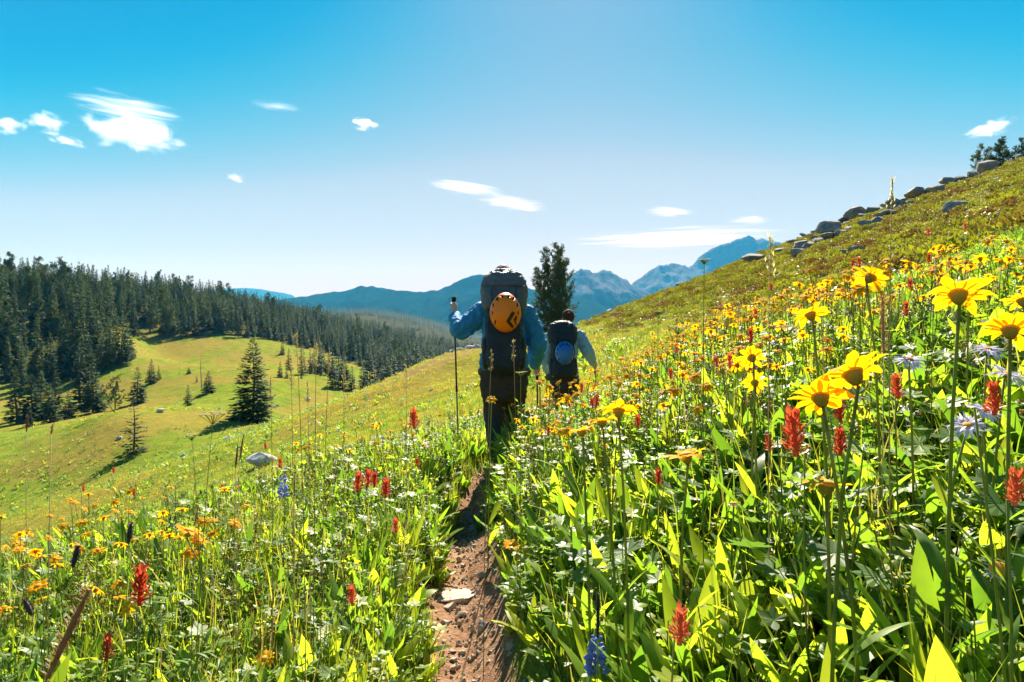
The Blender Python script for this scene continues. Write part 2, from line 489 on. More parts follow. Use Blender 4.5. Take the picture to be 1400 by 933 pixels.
def build_mountain(sky_pts, D, W, base, mat, label, seed, spur=0.35, crag=0.02, front=1.0, nx=260, nv=90):
    px = np.array([p[0] for p in sky_pts], float); py = np.array([p[1] for p in sky_pts], float)
    u = np.linspace(px[0], px[-1], nx)
    ridge = np.interp(u, px, py)
    k = np.ones(5) / 5
    ridge = np.convolve(np.pad(ridge, 2, mode='edge'), k, 'valid')
    x = (u - 700) / F * D
    zr = (440 - ridge) / F * D - base
    span = px[-1] - px[0]
    v = np.linspace(-1, 1, nv)
    X, Vv = np.meshgrid(x, v)
    Zr = np.tile(zr, (nv, 1))
    hmax = zr.max()
    sc = 1.0 / (0.55 * hmax + 60)
    rn = 1 - np.abs(fbm(X * sc * 1.1, Vv * W * sc * 0.35 + seed, octaves=4, seed=seed)) * 2.2     # ridged, runs downhill
    a = np.abs(Vv)
    prof = (1 - a) ** 1.25
    Z = Zr * prof * (1 - spur * np.clip(a * 3.2, 0, 1) * (1 - rn) * 0.6)
    Z += hmax * crag * fbm(X * sc * 9, Vv * W * sc * 9, octaves=4, seed=seed + 3) * np.clip(prof * 3, 0, 1)
    # a broken, toothed crest
    teeth = hmax * crag * 0.9 * fbm(X * sc * 7, Vv * 3.0, octaves=5, seed=seed + 5) * np.exp(-(a / 0.08) ** 2)
    Z += teeth
    edge = np.clip((u - px[0]) / (0.04 * span), 0, 1) * np.clip((px[-1] - u) / (0.04 * span), 0, 1)
    Z = base + np.maximum(Z, -5) * edge
    Y = D + Vv * W * np.where(Vv < 0, front, 1.0)
    Y += 0.25 * W * fbm(X * sc * 0.6, 0 * X, octaves=3, seed=seed + 9)
    V = np.stack([X, Y, Z], -1).reshape(-1, 3)
    i = np.arange(nv - 1)[:, None] * nx; j = np.arange(nx - 1)[None]
    q = np.stack([i + j, i + j + 1, i + nx + j + 1, i + nx + j], -1).reshape(-1, 4)
    me = make_mesh('mountain', V, q.tolist(), [mat], smooth=True)
    o = mesh_obj('mountain', me)
    tag(o, label, 'mountain', kind='structure')
    return o

M_blueridge = mountain_material('far_ridge_forest', (0.014, 0.03, 0.02), (0.12, 0.12, 0.10), 900, -0.2)
M_wooded = mountain_material('wooded_mountain', (0.012, 0.032, 0.018), (0.34, 0.34, 0.34), 220, 0.03)
M_crag = mountain_material('craggy_peak', (0.014, 0.03, 0.025), (0.12, 0.13, 0.155), 140, 0.2)
build_mountain([(120, 430), (230, 400), (300, 393), (345, 393), (395, 402), (440, 420), (520, 440)], 7000, 1800, -80, M_blueridge,
               'long low blue ridge beyond the wooded spur', 3, spur=0.3, crag=0.012)
build_mountain([(180, 455), (330, 418), (395, 408), (440, 399), (470, 393), (492, 388), (515, 392), (545, 397), (580, 400), (605, 396), (630, 384), (648, 375), (668, 374), (700, 384), (730, 396), (770, 400), (830, 425), (900, 445)],
               2700, 1000, -60, M_wooded, 'wooded blue mountain with pale scree streaks behind the trail', 7, spur=0.55, crag=0.022)
build_mountain([(690, 425), (740, 398), (775, 380), (790, 368), (800, 372), (808, 376), (822, 370), (838, 374), (862, 389), (885, 400), (930, 430)],
               3100, 800, -70, M_crag, 'steep grey peak with scree gullies behind the lone pine', 17, spur=0.6, crag=0.03)
build_mountain([(830, 420), (858, 388), (885, 372), (905, 362), (925, 358), (945, 360), (958, 352), (975, 340), (990, 331), (1004, 328), (1018, 320), (1034, 318), (1050, 321), (1062, 327), (1075, 336), (1110, 350), (1180, 400)],
               3700, 900, -70, M_crag, 'jagged blue summit rising behind the grassy slope', 23, spur=0.5, crag=0.035)
# ------------------------------------------------------------------ trees
M_needle = leaf_mat('spruce_needles', [(0.022, 0.050, 0.016), (0.044, 0.082, 0.022), (0.080, 0.12, 0.034)], trans=0.34, rough=0.7, noise=1.5, spec=0.12)
M_needle2 = leaf_mat('pine_needles', [(0.040, 0.070, 0.026), (0.066, 0.102, 0.036), (0.10, 0.135, 0.05)], trans=0.2, rough=0.65, noise=1.5, spec=0.15)
M_deadneedle = leaf_mat('dead_needles', [(0.10, 0.05, 0.025), (0.16, 0.09, 0.045)], trans=0.15, rough=0.7)
M_bark = solid_mat('conifer_bark', [(0.045, 0.033, 0.025), (0.10, 0.08, 0.062), (0.16, 0.135, 0.11)], rough=0.95, scale=6, bump=0.6, bscale=20)
M_greywood = solid_mat('weathered_wood', [(0.22, 0.20, 0.17), (0.36, 0.33, 0.29)], rough=0.9, scale=5)

def trunk_mesh(h, r, seed, sides=7, lean=0.0, base=-0.3):
    rng = random.Random(seed)
    n = 9
    pts = []
    for i in range(n):
        k = i / (n - 1)
        pts.append((lean * h * k * k + 0.012 * h * math.sin(k * 5 + seed), 0.010 * h * math.sin(k * 4 + seed * 2), base + (h - base) * k))
    rad = [r * (1 - 0.94 * (i / (n - 1))) * (1.35 if i == 0 else 1) for i in range(n)]
    return tube(pts, rad, sides)

def conifer_crown(h, rbase, seed, whorls=26, per=6, sprays=8, bottom=0.06, droop=0.28, ragged=0.25, shape=0.85, sw=1.0):
    """a crown of branches, each carrying flat sprays of needles"""
    rng = np.random.default_rng(seed)
    mb = MB(); Vs = []; Fs = []; n = 0
    side_bias = rng.uniform(0.8, 1.15, 12)
    for wi in range(whorls):
        k = (wi + rng.uniform(-.3, .3)) / whorls
        k = min(max(k, 0), 0.985)
        zz = h * (bottom + (1 - bottom) * k)
        L0 = rbase * ((1 - k) ** shape) * (0.35 + 0.65 * min(1, (k + 0.05) / 0.10)) + 0.012 * h
        cnt = max(3, int(round(per * (1 - 0.35 * k))))
        for b in range(cnt):
            a = rng.uniform(0, 2 * math.pi)
            Lb = L0 * (1 - ragged * rng.uniform(0, 1)) * side_bias[int(a / (2 * math.pi) * 12) % 12]
            up = rng.uniform(-0.05, 0.2) + 0.45 * k ** 2
            dr = droop * rng.uniform(0.6, 1.3) * (1 - 0.7 * k)
            ca, sa = math.cos(a), math.sin(a)
            m = max(3, int(sprays * (0.35 + 0.65 * Lb / rbase)))
            for q in range(m):
                t = (q + rng.uniform(0.2, 0.9)) / m
                rr = Lb * (0.12 + 0.88 * t)
                z = zz + Lb * (up * t - dr * t * t + 0.10 * t ** 4) + rng.normal(0, 0.012 * h * 0.4)
                px, py = ca * rr, sa * rr
                sd = rng.choice((-1, 1)); da = sd * rng.uniform(0.25, 1.05) * (1.15 - 0.6 * t)
                ln = (0.26 * Lb * (1.25 - 0.55 * t) + 0.035 * rbase + 0.008 * h) * rng.uniform(0.7, 1.25)
                wd = ln * 0.30 * sw * rng.uniform(0.7, 1.2)
                dx, dy = math.cos(a + da), math.sin(a + da)
                dz = -0.25 * rng.uniform(0, 1.2) + 0.35 * k
                nx_, ny_ = -dy, dx
                tw = rng.uniform(-0.7, 0.7)
                p0 = (px, py, z)
                p1 = (px + dx * ln * .45 + nx_ * wd, py + dy * ln * .45 + ny_ * wd, z + dz * ln * .4 + tw * wd)
                p2 = (px + dx * ln, py + dy * ln, z + dz * ln)
                p3 = (px + dx * ln * .45 - nx_ * wd, py + dy * ln * .45 - ny_ * wd, z + dz * ln * .4 - tw * wd - 0.2 * wd)
                Vs += [p0, p1, p2, p3]; Fs.append((n, n + 1, n + 2, n + 3)); n += 4
    # leader
    for q in range(10):
        a = rng.uniform(0, 6.28); z = h * (0.93 + 0.07 * q / 10); ln = 0.03 * h
        dx, dy = math.cos(a), math.sin(a)
        Vs += [(0, 0, z), (dx * ln * .5 - dy * ln * .2, dy * ln * .5 + dx * ln * .2, z + ln * .6), (dx * ln * .7, dy * ln * .7, z + ln), (dx * ln * .5 + dy * ln * .2, dy * ln * .5 - dx * ln * .2, z + ln * .5)]
        Fs.append((n, n + 1, n + 2, n + 3)); n += 4
    return np.array(Vs), Fs

def pine_crown(h, rbase, seed, leaders=4, branches=26, tufts=9, low=0.10, spread=0.22, tl=0.17):
    """several upswept leaders with bottle-brush needle tufts; returns wood and needle pieces"""
    rng = np.random.default_rng(seed)
    wood = MB(); Vs = []; Fs = []; n = 0
    for li in range(leaders):
        a0 = 2 * math.pi * li / leaders + rng.uniform(-.5, .5)
        top = h * (1.0 if li == 0 else rng.uniform(0.66, 0.97))
        off = 0 if li == 0 else spread * rbase * rng.uniform(1.0, 2.4)
        lp = []
        for i in range(8):
            k = i / 7
            o = off * min(1, k * 1.6) ** 0.8
            lp.append((math.cos(a0) * o + 0.02 * h * math.sin(3 * k + li), math.sin(a0) * o, 0.02 * h + (top - 0.02 * h) * k))
        lp = np.array(lp)
        wood.add(*tube(lp, [0.012 * h * (1 - 0.9 * i / 7) + 0.006 for i in range(8)], 5))
        for b in range(branches):
            k = low + (1 - low) * (b + rng.uniform(0, 1)) / branches
            k = min(k, 0.99)
            c = np.array([np.interp(k * 7, range(8), lp[:, j]) for j in range(3)])
            a = rng.uniform(0, 2 * math.pi)
            Lb = rbase * (0.28 + 0.72 * (1 - k) ** 0.7) * rng.uniform(0.45, 1.0)
            up = rng.uniform(0.25, 0.9) + 0.6 * k
            bp = [c + np.array([math.cos(a) * Lb * t, math.sin(a) * Lb * t, Lb * (up * t * t * 0.9 + 0.05 * t)]) for t in (0, .35, .7, 1)]
            wood.add(*tube(bp, [0.0045 * h * (1 - .8 * i / 3) for i in range(4)], 3, cap=False))
            bp = np.array(bp)
            for q in range(tufts):
                t = 0.30 + 0.7 * (q + rng.uniform(0, 1)) / tufts
                p = np.array([np.interp(t * 3, range(4), bp[:, j]) for j in range(3)]) + rng.normal(0, 0.05 * rbase, 3)
                d = np.array([math.cos(a), math.sin(a), up]) ; d /= np.linalg.norm(d)
                for s in range(7):
                    e = d * rng.uniform(0.3, 1) + rng.normal(0, 0.55, 3) + np.array([0, 0, 0.25]); e /= np.linalg.norm(e)
                    ln = tl * rng.uniform(0.7, 1.3)
                    w = np.cross(e, rng.normal(0, 1, 3)); w = w / (np.linalg.norm(w) + 1e-6) * ln * 0.10
                    Vs += [p - w * .5, p + e * ln * .5 + w, p + e * ln, p + e * ln * .5 - w]; Fs.append((n, n + 1, n + 2, n + 3)); n += 4
    return wood, np.array(Vs), Fs

# shared tree meshes: (trunk, crown, nominal height)
SPRUCE = []
for i, (rb, sh, rag, per) in enumerate([(1.75, .9, .25, 7), (1.35, .75, .35, 6), (2.1, .95, .3, 7), (1.55, .7, .45, 6), (1.15, .6, .4, 6), (1.9, .8, .4, 7), (1.6, 1.0, .3, 7)]):
    tm = make_mesh('spruce_trunk', *trunk_mesh(9.7, 0.17, i), [M_bark])
    cm = make_mesh('spruce_crown', *conifer_crown(10, rb, 100 + i, whorls=34, per=per + 1, sprays=8, ragged=rag, shape=sh, bottom=0.02 + 0.015 * (i % 3), sw=2.0), [M_needle])
    SPRUCE.append((tm, cm))
PINE = []
for i in range(3):
    w, v, f = pine_crown(10, 2.3, 40 + i, leaders=2 + i % 2, branches=17, tufts=5, low=0.22, tl=0.75)
    wv, wf = trunk_mesh(9, 0.2, 50 + i)
    w.add(wv, wf)
    PINE.append((w.mesh('pine_trunk', [M_bark]), make_mesh('pine_crown', v, f, [M_needle2])))
_wv, _wf = trunk_mesh(9.5, 0.16, 77)
_sn = MB().add(_wv, _wf)
_r = random.Random(4)
for _k in range(46):
    _z = 2 + 7.2 * _k / 46; _a = _r.uniform(0, 6.28); _l = (0.9 - 0.07 * _z) * _r.uniform(.5, 1.3)
    _sn.add(*tube([(0, 0, _z), (math.cos(_a) * _l * .6, math.sin(_a) * _l * .6, _z + .02), (math.cos(_a) * _l, math.sin(_a) * _l, _z - .12 * _l)], [.035, .022, .008], 3))
SNAG = _sn.mesh('snag', [M_greywood])

def place_tree(kind, name, loc, h, rz, label, group=None, width=1.0):
    e = empty(name, loc, rz)
    s = h / 10.0
    e.scale = (s * width, s * width, s)
    tag(e, label, 'tree', group)
    mesh_obj('trunk', kind[0], e); mesh_obj('crown', kind[1], e)
    return e

# --- single trees standing in the meadow: (px, base py, distance, top py, kind, label)
bt = MB(); bt.add(*trunk_mesh(7.9, 0.17, 5, 8))
big = (bt.mesh('spruce_trunk', [M_bark]),
       make_mesh('spruce_crown', *conifer_crown(8.2, 2.35, 991, whorls=46, per=11, sprays=15, bottom=0.02, droop=0.30, ragged=0.28, shape=0.78, sw=0.62), [M_needle]))
def solo(px, py, d, topy, meshes, nominal, label, name, rz=0.0, width=1.0, group=None, pos=None):
    x = (px - 700) / F * d
    z = gz(x, d)
    e = empty(name, (x, d, z - 0.05), rz)
    h = (440 - topy) / F * d - z
    s = h / nominal
    e.scale = (s * width, s * width, s)
    tag(e, label, 'tree', group)
    mesh_obj('trunk', meshes[0], e); mesh_obj('crown', meshes[1], e)
    return e
solo(346, 577, 62, 463, big, 8.2, 'big full dark spruce standing alone at the edge of the meadow', 'spruce_tree', 0.6)
small = (bt.mesh('spruce_trunk', [M_bark]), make_mesh('spruce_crown', *conifer_crown(8.2, 2.0, 992, whorls=19, per=8, sprays=11, bottom=0.02, droop=0.22, ragged=0.25, shape=0.95, sw=0.7), [M_needle]))
solo(183, 597, 49, 538, small, 8.2, 'small open-branched young spruce in the lower meadow beside a pale stone', 'spruce_tree', 1.1)
w, v, f = pine_crown(6.6, 1.3, 7, leaders=8, branches=46, tufts=8, low=0.0, spread=0.48, tl=0.22)
wv, wf = trunk_mesh(3.0, 0.16, 61); w.add(wv, wf)
lone = (w.mesh('pine_trunk', [M_bark]), make_mesh('pine_crown', v, f, [M_needle2]))
solo(761, 470, 44, 334, lone, 6.75, 'bushy multi-stemmed pine standing alone just beyond the second hiker', 'pine_tree', 0.3, width=1.0)
w, v, f = pine_crown(5.0, 1.7, 19, leaders=3, branches=13, tufts=6, low=0.25, spread=0.3, tl=0.33)
wv, wf = trunk_mesh(3.0, 0.13, 63); w.add(wv, wf)
sparse = (w.mesh('pine_trunk', [M_bark]), make_mesh('pine_crown', v, f, [M_needle2]))
solo(157, 565, 66, 514, sparse, 5.3, 'gnarled sparse brownish pine with bare lower trunk in the meadow', 'pine_tree', 0.2)
for i, (px, py, d, ty, g) in enumerate([(22, 560, 88, 506, 1), (44, 556, 90, 512, 2), (57, 545, 96, 508, 0), (68, 575, 84, 524, 5), (76, 540, 100, 506, 1), (93, 559, 90, 534, 0), (41, 583, 80, 556, 6),
        (127, 545, 92, 508, 2), (188, 535, 96, 502, 0), (207, 520, 112, 491, 2), (217, 520, 114, 500, 6), (245, 525, 118, 508, 4), (258, 523, 118, 501, 2), (257, 553, 84, 526, 6), (285, 537, 98, 507, 2),
        (269, 530, 110, 513, 4), (383, 524, 118, 494, 0), (392, 526, 118, 503, 1), (412, 527, 122, 508, 6), (455, 527, 120, 492, 5), (468, 527, 122, 496, 0), (481, 526, 124, 501, 1), (496, 527, 124, 496, 2),
        (386, 487, 190, 466, 0), (516, 505, 190, 488, 4), (524, 505, 190, 491, 1), (413, 517, 130, 470, 3), (424, 512, 140, 478, 1), (437, 514, 140, 470, 4), (395, 508, 150, 476, 1),
        (452, 505, 160, 470, 0), (462, 503, 165, 474, 1), (470, 506, 160, 480, 2), (440, 500, 170, 468, 5), (505, 512, 165, 478, 0), (560, 508, 165, 474, 1), (570, 505, 165, 470, 5), (580, 503, 170, 476, 0), (590, 500, 170, 472, 1), (430, 505, 160, 476, 2), (530, 520, 150, 486, 0), (538, 517, 155, 480, 1), (522, 520, 150, 500, 6), (548, 515, 160, 490, 2), (110, 552, 100, 470, 3), (125, 550, 100, 476, 1)]):
    where = ('in the loose group on bright grass below the grove' if px < 130 else 'spaced across the middle of the meadow' if px < 300 else
             'in the bunch right behind the big full spruce' if px < 445 else 'in the short row at the valley mouth' if px < 505 else 'in the knot of trees where the near slope hides the valley')
    h_ = 'small bushy' if py - ty < 26 else ('mid-sized conical' if py - ty < 38 else 'tall dark')
    solo(px, py, d, ty, SPRUCE[g], 10, h_ + ' spruce ' + where, 'spruce_tree', i * 1.3, 1.55 if ty > 500 else 1.25, h_ + ' spruces ' + where)
# thin dead snag in the meadow
x_ = (275 - 700) / F * 105
sg = mesh_obj('dead_snag', SNAG, None, (x_, 105, gz(x_, 105)), (0, 0, .4), (.55, .55, .58)); tag(sg, 'thin bleached dead tree trunk standing in the meadow', 'tree')
# small pines on the skyline of the rising slope
for i, (px, d, ty, rz) in enumerate([(1340, 60, 200, 0.2), (1352, 61, 204, 2.2), (1366, 60, 192, 1.4), (1372, 62, 196, 3), (1397, 58, 190, 0.9)]):
    x = (px - 700) / F * d; z = gz(x, d)
    h = max(1.0, (440 - ty) / F * d - z)
    place_tree(PINE[i % 3], 'pine_tree', (x, d, z - .05), h, rz, 'small wind-bent pine on the rocky skyline of the slope', 'small pines on the skyline', 1.0)

# --- the wooded spur
def scatter_forest():
    rng = np.random.default_rng(12)
    pts = []
    N = 60000
    px = rng.uniform(-330, 690, N); y = np.sqrt(rng.uniform(95 ** 2, 560 ** 2, N))
    x = (px - 700) / F * y
    f = forest_mask(x, y)
    dens = np.clip(0.75 + 0.7 * fbm(x * 0.03, y * 0.03, octaves=3, seed=77), 0.15, 1)
    px_ok = rng.uniform(0, 1, N) < f * dens
    cell = {}
    for i in np.nonzero(px_ok)[0]:
        rmin = 2.3 + y[i] * 0.0025
        cx, cy = int(x[i] // 4), int(y[i] // 4)
        ok = True
        for a in (-1, 0, 1):
            for b in (-1, 0, 1):
                for (qx, qy) in cell.get((cx + a, cy + b), ()):
                    if (qx - x[i]) ** 2 + (qy - y[i]) ** 2 < rmin * rmin: ok = False; break
                if not ok: break
            if not ok: break
        if ok:
            cell.setdefault((cx, cy), []).append((x[i], y[i]))
            pts.append((x[i], y[i]))
    pts = np.array(pts)
    z = height(pts[:, 0], pts[:, 1])
    h = rng.uniform(6.5, 12.0, len(pts)) * np.interp(pts[:, 1], [120, 300], [1.1, 0.85]) * np.where(rng.uniform(0, 1, len(pts)) < 0.18, 0.6, 1)
    return pts, z, h, rng
FP, FZ, FH, frng = scatter_forest()

def instancer(name, protos, pts, rot, scl, idx, label, cat, mats_keep=None):
    """one object of uncountable growth: every point carries one of the prototype meshes"""
    pc = bpy.data.collections.new(name + '_kinds')
    for i, me in enumerate(protos):
        pc.objects.link(bpy.data.objects.new('%s_kind_%03d' % (name, i), me))
    me = bpy.data.meshes.new(name)
    pts = np.asarray(pts, np.float32)
    me.vertices.add(len(pts)); me.vertices.foreach_set('co', pts.ravel())
    a = me.attributes.new('rot', 'FLOAT_VECTOR', 'POINT'); a.data.foreach_set('vector', np.asarray(rot, np.float32).ravel())
    a = me.attributes.new('scl', 'FLOAT_VECTOR', 'POINT'); a.data.foreach_set('vector', np.asarray(scl, np.float32).ravel())
    a = me.attributes.new('idx', 'INT', 'POINT'); a.data.foreach_set('value', np.asarray(idx, np.int32).ravel())
    me.update()
    o = mesh_obj(name, me)
    ng = bpy.data.node_groups.new(name + '_growth', 'GeometryNodeTree')
    ng.interface.new_socket('Geometry', in_out='INPUT', socket_type='NodeSocketGeometry')
    ng.interface.new_socket('Geometry', in_out='OUTPUT', socket_type='NodeSocketGeometry')
    N, L = ng.nodes, ng.links
    gi, go = N.new('NodeGroupInput'), N.new('NodeGroupOutput')
    ci = N.new('GeometryNodeCollectionInfo'); ci.inputs['Collection'].default_value = pc
    ci.inputs['Separate Children'].default_value = True; ci.inputs['Reset Children'].default_value = True
    ip = N.new('GeometryNodeInstanceOnPoints'); ip.inputs['Pick Instance'].default_value = True
    def attr(nm, tp):
        n = N.new('GeometryNodeInputNamedAttribute'); n.data_type = tp; n.inputs['Name'].default_value = nm
        return n.outputs['Attribute']
    er = N.new('FunctionNodeEulerToRotation'); L.new(attr('rot', 'FLOAT_VECTOR'), er.inputs[0])
    L.new(gi.outputs[0], ip.inputs['Points']); L.new(ci.outputs[0], ip.inputs['Instance'])
    L.new(attr('idx', 'INT'), ip.inputs['Instance Index']); L.new(er.outputs[0], ip.inputs['Rotation'])
    L.new(attr('scl', 'FLOAT_VECTOR'), ip.inputs['Scale']); L.new(ip.outputs[0], go.inputs[0])
    md = o.modifiers.new('growth', 'NODES'); md.node_group = ng
    tag(o, label, cat, kind='stuff')
    return o

# the 300 trees that show largest stand singly, the rest of the wood is one mass
def zone_words(x, y):
    px = 700 + F * x / y
    if px < 130: return ('in the dark grove above the bright grass', 0)
    if px < 245: return ('round the grassy clearing on the spur', 1)
    if px < 420: return ('along the front of the wood facing the meadow', 2)
    return ('where the wood runs down to the valley mouth', 3)
def spruce_words(x, y, w):
    form = 'slender pointed' if w < 0.91 else ('broad full' if w > 1.04 else 'tall dark')
    z = zone_words(x, y)[0]
    return form + ' spruce ' + z, form + ' spruces ' + z
_t = FP[:, 0] / FP[:, 1]
_show = np.where(np.abs(_t) < 0.8, FH / FP[:, 1], 0) * frng.uniform(0.92, 1.08, len(FP))
_ord = np.argsort(-_show)
_big, _rest = _ord[:300], _ord[300:]
for n_, i in enumerate(_big):
    x, y = FP[i]; r = frng.uniform()
    wd_ = frng.uniform(0.8, 1.15)
    if r < 0.90:
        k = SPRUCE[int(frng.integers(0, 7))]; nm = 'spruce_tree'; lab, g = spruce_words(x, y, wd_)
    else:
        k = PINE[int(frng.integers(0, 3))]; nm = 'pine_tree'; lab = 'bushy round-topped pine among the spruces ' + zone_words(x, y)[0]; g = 'round-topped pines ' + zone_words(x, y)[0]
    place_tree(k, nm, (x, y, FZ[i] - .2), FH[i], frng.uniform(0, 6.28), lab, g, wd_)
def joined(pair):
    a, b = pair
    bm = bmesh.new(); bm.from_mesh(a); n0 = len(bm.faces); bm.from_mesh(b)
    bm.faces.ensure_lookup_table()
    for f in bm.faces[n0:]: f.material_index = 1
    me = bpy.data.meshes.new('whole_tree'); bm.to_mesh(me); bm.free()
    me.materials.append(a.materials[0]); me.materials.append(b.materials[0])
    return me
WHOLE = [joined(k) for k in SPRUCE] + [joined(k) for k in PINE] + [SNAG]
_n = len(_rest)
_idx = np.where(frng.uniform(0, 1, _n) < 0.94, frng.integers(0, 7, _n), frng.integers(7, 10, _n))
_idx = np.where(frng.uniform(0, 1, _n) < 0.02, 10, _idx)
_s = FH[_rest] / 10
_sw = _s * frng.uniform(0.8, 1.2, _n)
instancer('forest', WHOLE, np.c_[FP[_rest], FZ[_rest] - .2], np.c_[np.zeros((_n, 2)), frng.uniform(0, 6.28, _n)], np.c_[_sw, _sw, _s], _idx,
          'dense dark conifer wood covering the spur behind its front trees', 'forest')
# far hillside wood
_N = 26000
_y = frng.uniform(640, 1080, _N); _p = frng.uniform(150, 800, _N); _x = (_p - 700) / F * _y
_keep = frng.uniform(0, 1, _N) < np.clip(0.62 + 0.9 * fbm(_x * .008, _y * .008, octaves=3, seed=15), 0.05, 1)
_x, _y = _x[_keep], _y[_keep]; _n = len(_x)
far_protos = []
for i in range(3):
    far_protos.append(make_mesh('far_tree', *conifer_crown(10, 1.5 + .25 * i, 300 + i, whorls=9, per=4, sprays=3, bottom=0.02, ragged=.3, sw=1.9), [M_needle]))
_s = frng.uniform(0.7, 1.3, _n)
instancer('forest', far_protos + [SNAG], np.c_[_x, _y, height(_x, _y) - .3], np.c_[np.zeros((_n, 2)), frng.uniform(0, 6.28, _n)], np.c_[_s * 1.2, _s * 1.2, _s], np.where(frng.uniform(0, 1, _n) < .05, 3, frng.integers(0, 3, _n)),
          'hazy far-off conifer wood with grey dead trees across the valley', 'forest')
# ------------------------------------------------------------------ hikers and what they carry
M_skin = solid_mat('skin', [(0.62, 0.36, 0.26), (0.50, 0.27, 0.19)], rough=0.55, scale=12)
M_hair_short = solid_mat('cropped_hair', [(0.30, 0.19, 0.14), (0.22, 0.13, 0.09)], rough=0.7, scale=60)
M_hair_dark = solid_mat('brown_hair', [(0.045, 0.018, 0.010), (0.09, 0.038, 0.020)], rough=0.8, scale=40, spec=0.1)
M_teal = solid_mat('teal_jacket', [(0.035, 0.25, 0.46), (0.025, 0.19, 0.37)], rough=0.75, scale=7, bump=0.25, bscale=160)
M_greyshirt = solid_mat('blue_grey_shirt', [(0.30, 0.47, 0.54), (0.23, 0.38, 0.45)], rough=0.8, scale=7, bump=0.25, bscale=160)
M_trouser = solid_mat('dark_trousers', [(0.068, 0.047, 0.030), (0.042, 0.030, 0.021)], rough=0.85, scale=6, bump=0.3, bscale=150)
M_boot = solid_mat('boot_leather', [(0.035, 0.026, 0.020), (0.06, 0.045, 0.034)], rough=0.7, scale=15, bump=0.3)
M_pack = solid_mat('pack_cloth', [(0.014, 0.019, 0.026), (0.026, 0.032, 0.040)], rough=0.6, scale=6, bump=0.35, bscale=220)
M_lid = solid_mat('pack_lid_cloth', [(0.075, 0.085, 0.10), (0.13, 0.14, 0.155)], rough=0.5, scale=6, bump=0.35, bscale=220)
M_strap = solid_mat('webbing', [(0.05, 0.055, 0.06)], rough=0.6)
M_buckle = solid_mat('buckle_plastic', [(0.03, 0.03, 0.032)], rough=0.35, spec=0.5)
M_orange = solid_mat('orange_shell', [(1.0, 0.215, 0.0), (0.95, 0.185, 0.0)], rough=0.4, scale=3, spec=0.3)
M_blueshell = solid_mat('blue_shell', [(0.018, 0.13, 0.40), (0.014, 0.10, 0.33)], rough=0.35, scale=3, spec=0.5)
M_foam = solid_mat('helmet_foam', [(0.012, 0.012, 0.013)], rough=0.9)
M_emblem = solid_mat('emblem_print', [(0.035, 0.020, 0.012)], rough=0.5)
M_alu = solid_mat('black_pole', [(0.012, 0.012, 0.013)], rough=0.3, spec=0.6)
M_grip = solid_mat('grip_foam', [(0.010, 0.010, 0.011)], rough=0.9)
M_tip = solid_mat('pole_tip', [(0.35, 0.35, 0.36)], rough=0.3, metal=1.0)

def ellipsoid(c, r, rot=None, nu=20, nv=14, e1=1.0, e2=1.0):
    """superellipsoid; e below 1 makes it boxier"""
    def sp(a, e): return math.copysign(abs(a) ** e, a)
    V, Fc = [], []
    for j in range(nv + 1):
        b = -math.pi / 2 + math.pi * j / nv
        for i in range(nu):
            a = 2 * math.pi * i / nu
            V.append((r[0] * sp(math.cos(b), e1) * sp(math.cos(a), e2), r[1] * sp(math.cos(b), e1) * sp(math.sin(a), e2), r[2] * sp(math.sin(b), e1)))
    for j in range(nv):
        for i in range(nu):
            i2 = (i + 1) % nu
            Fc.append((j * nu + i, j * nu + i2, (j + 1) * nu + i2, (j + 1) * nu + i))
    V = np.array(V)
    if rot is not None: V = V @ np.array(Euler(rot).to_matrix()).T
    return V + np.array(c), Fc

def limb(pts, rad, sides=14):
    """round-ended swept limb"""
    pts = np.asarray(pts, float); rad = np.asarray(rad, float)
    n = len(pts); m = max(2, 5 * (n - 1) + 1)
    k = np.linspace(0, n - 1, m)
    P = np.stack([np.interp(k, range(n), pts[:, j]) for j in range(3)], 1)
    Rr = np.interp(k, range(n), rad)
    if m > 6:
        Q = P.copy()
        Q[1:-1] = (P[:-2] + 2 * P[1:-1] + P[2:]) / 4; Q2 = Q.copy()
        Q2[1:-1] = (Q[:-2] + 2 * Q[1:-1] + Q[2:]) / 4; P = Q2
    d0 = (P[0] - P[1]); d0 /= np.linalg.norm(d0); d1 = P[-1] - P[-2]; d1 /= np.linalg.norm(d1)
    head = [P[0] + d0 * Rr[0] * c for c in (0.97, 0.75, 0.4)]; hr = [Rr[0] * math.sqrt(1 - c * c) for c in (0.97, 0.75, 0.4)]
    tail = [P[-1] + d1 * Rr[-1] * c for c in (0.4, 0.75, 0.97)]; tr = [Rr[-1] * math.sqrt(1 - c * c) for c in (0.4, 0.75, 0.97)]
    return tube(np.concatenate([head, P, tail]), np.r_[hr, Rr, tr], sides)

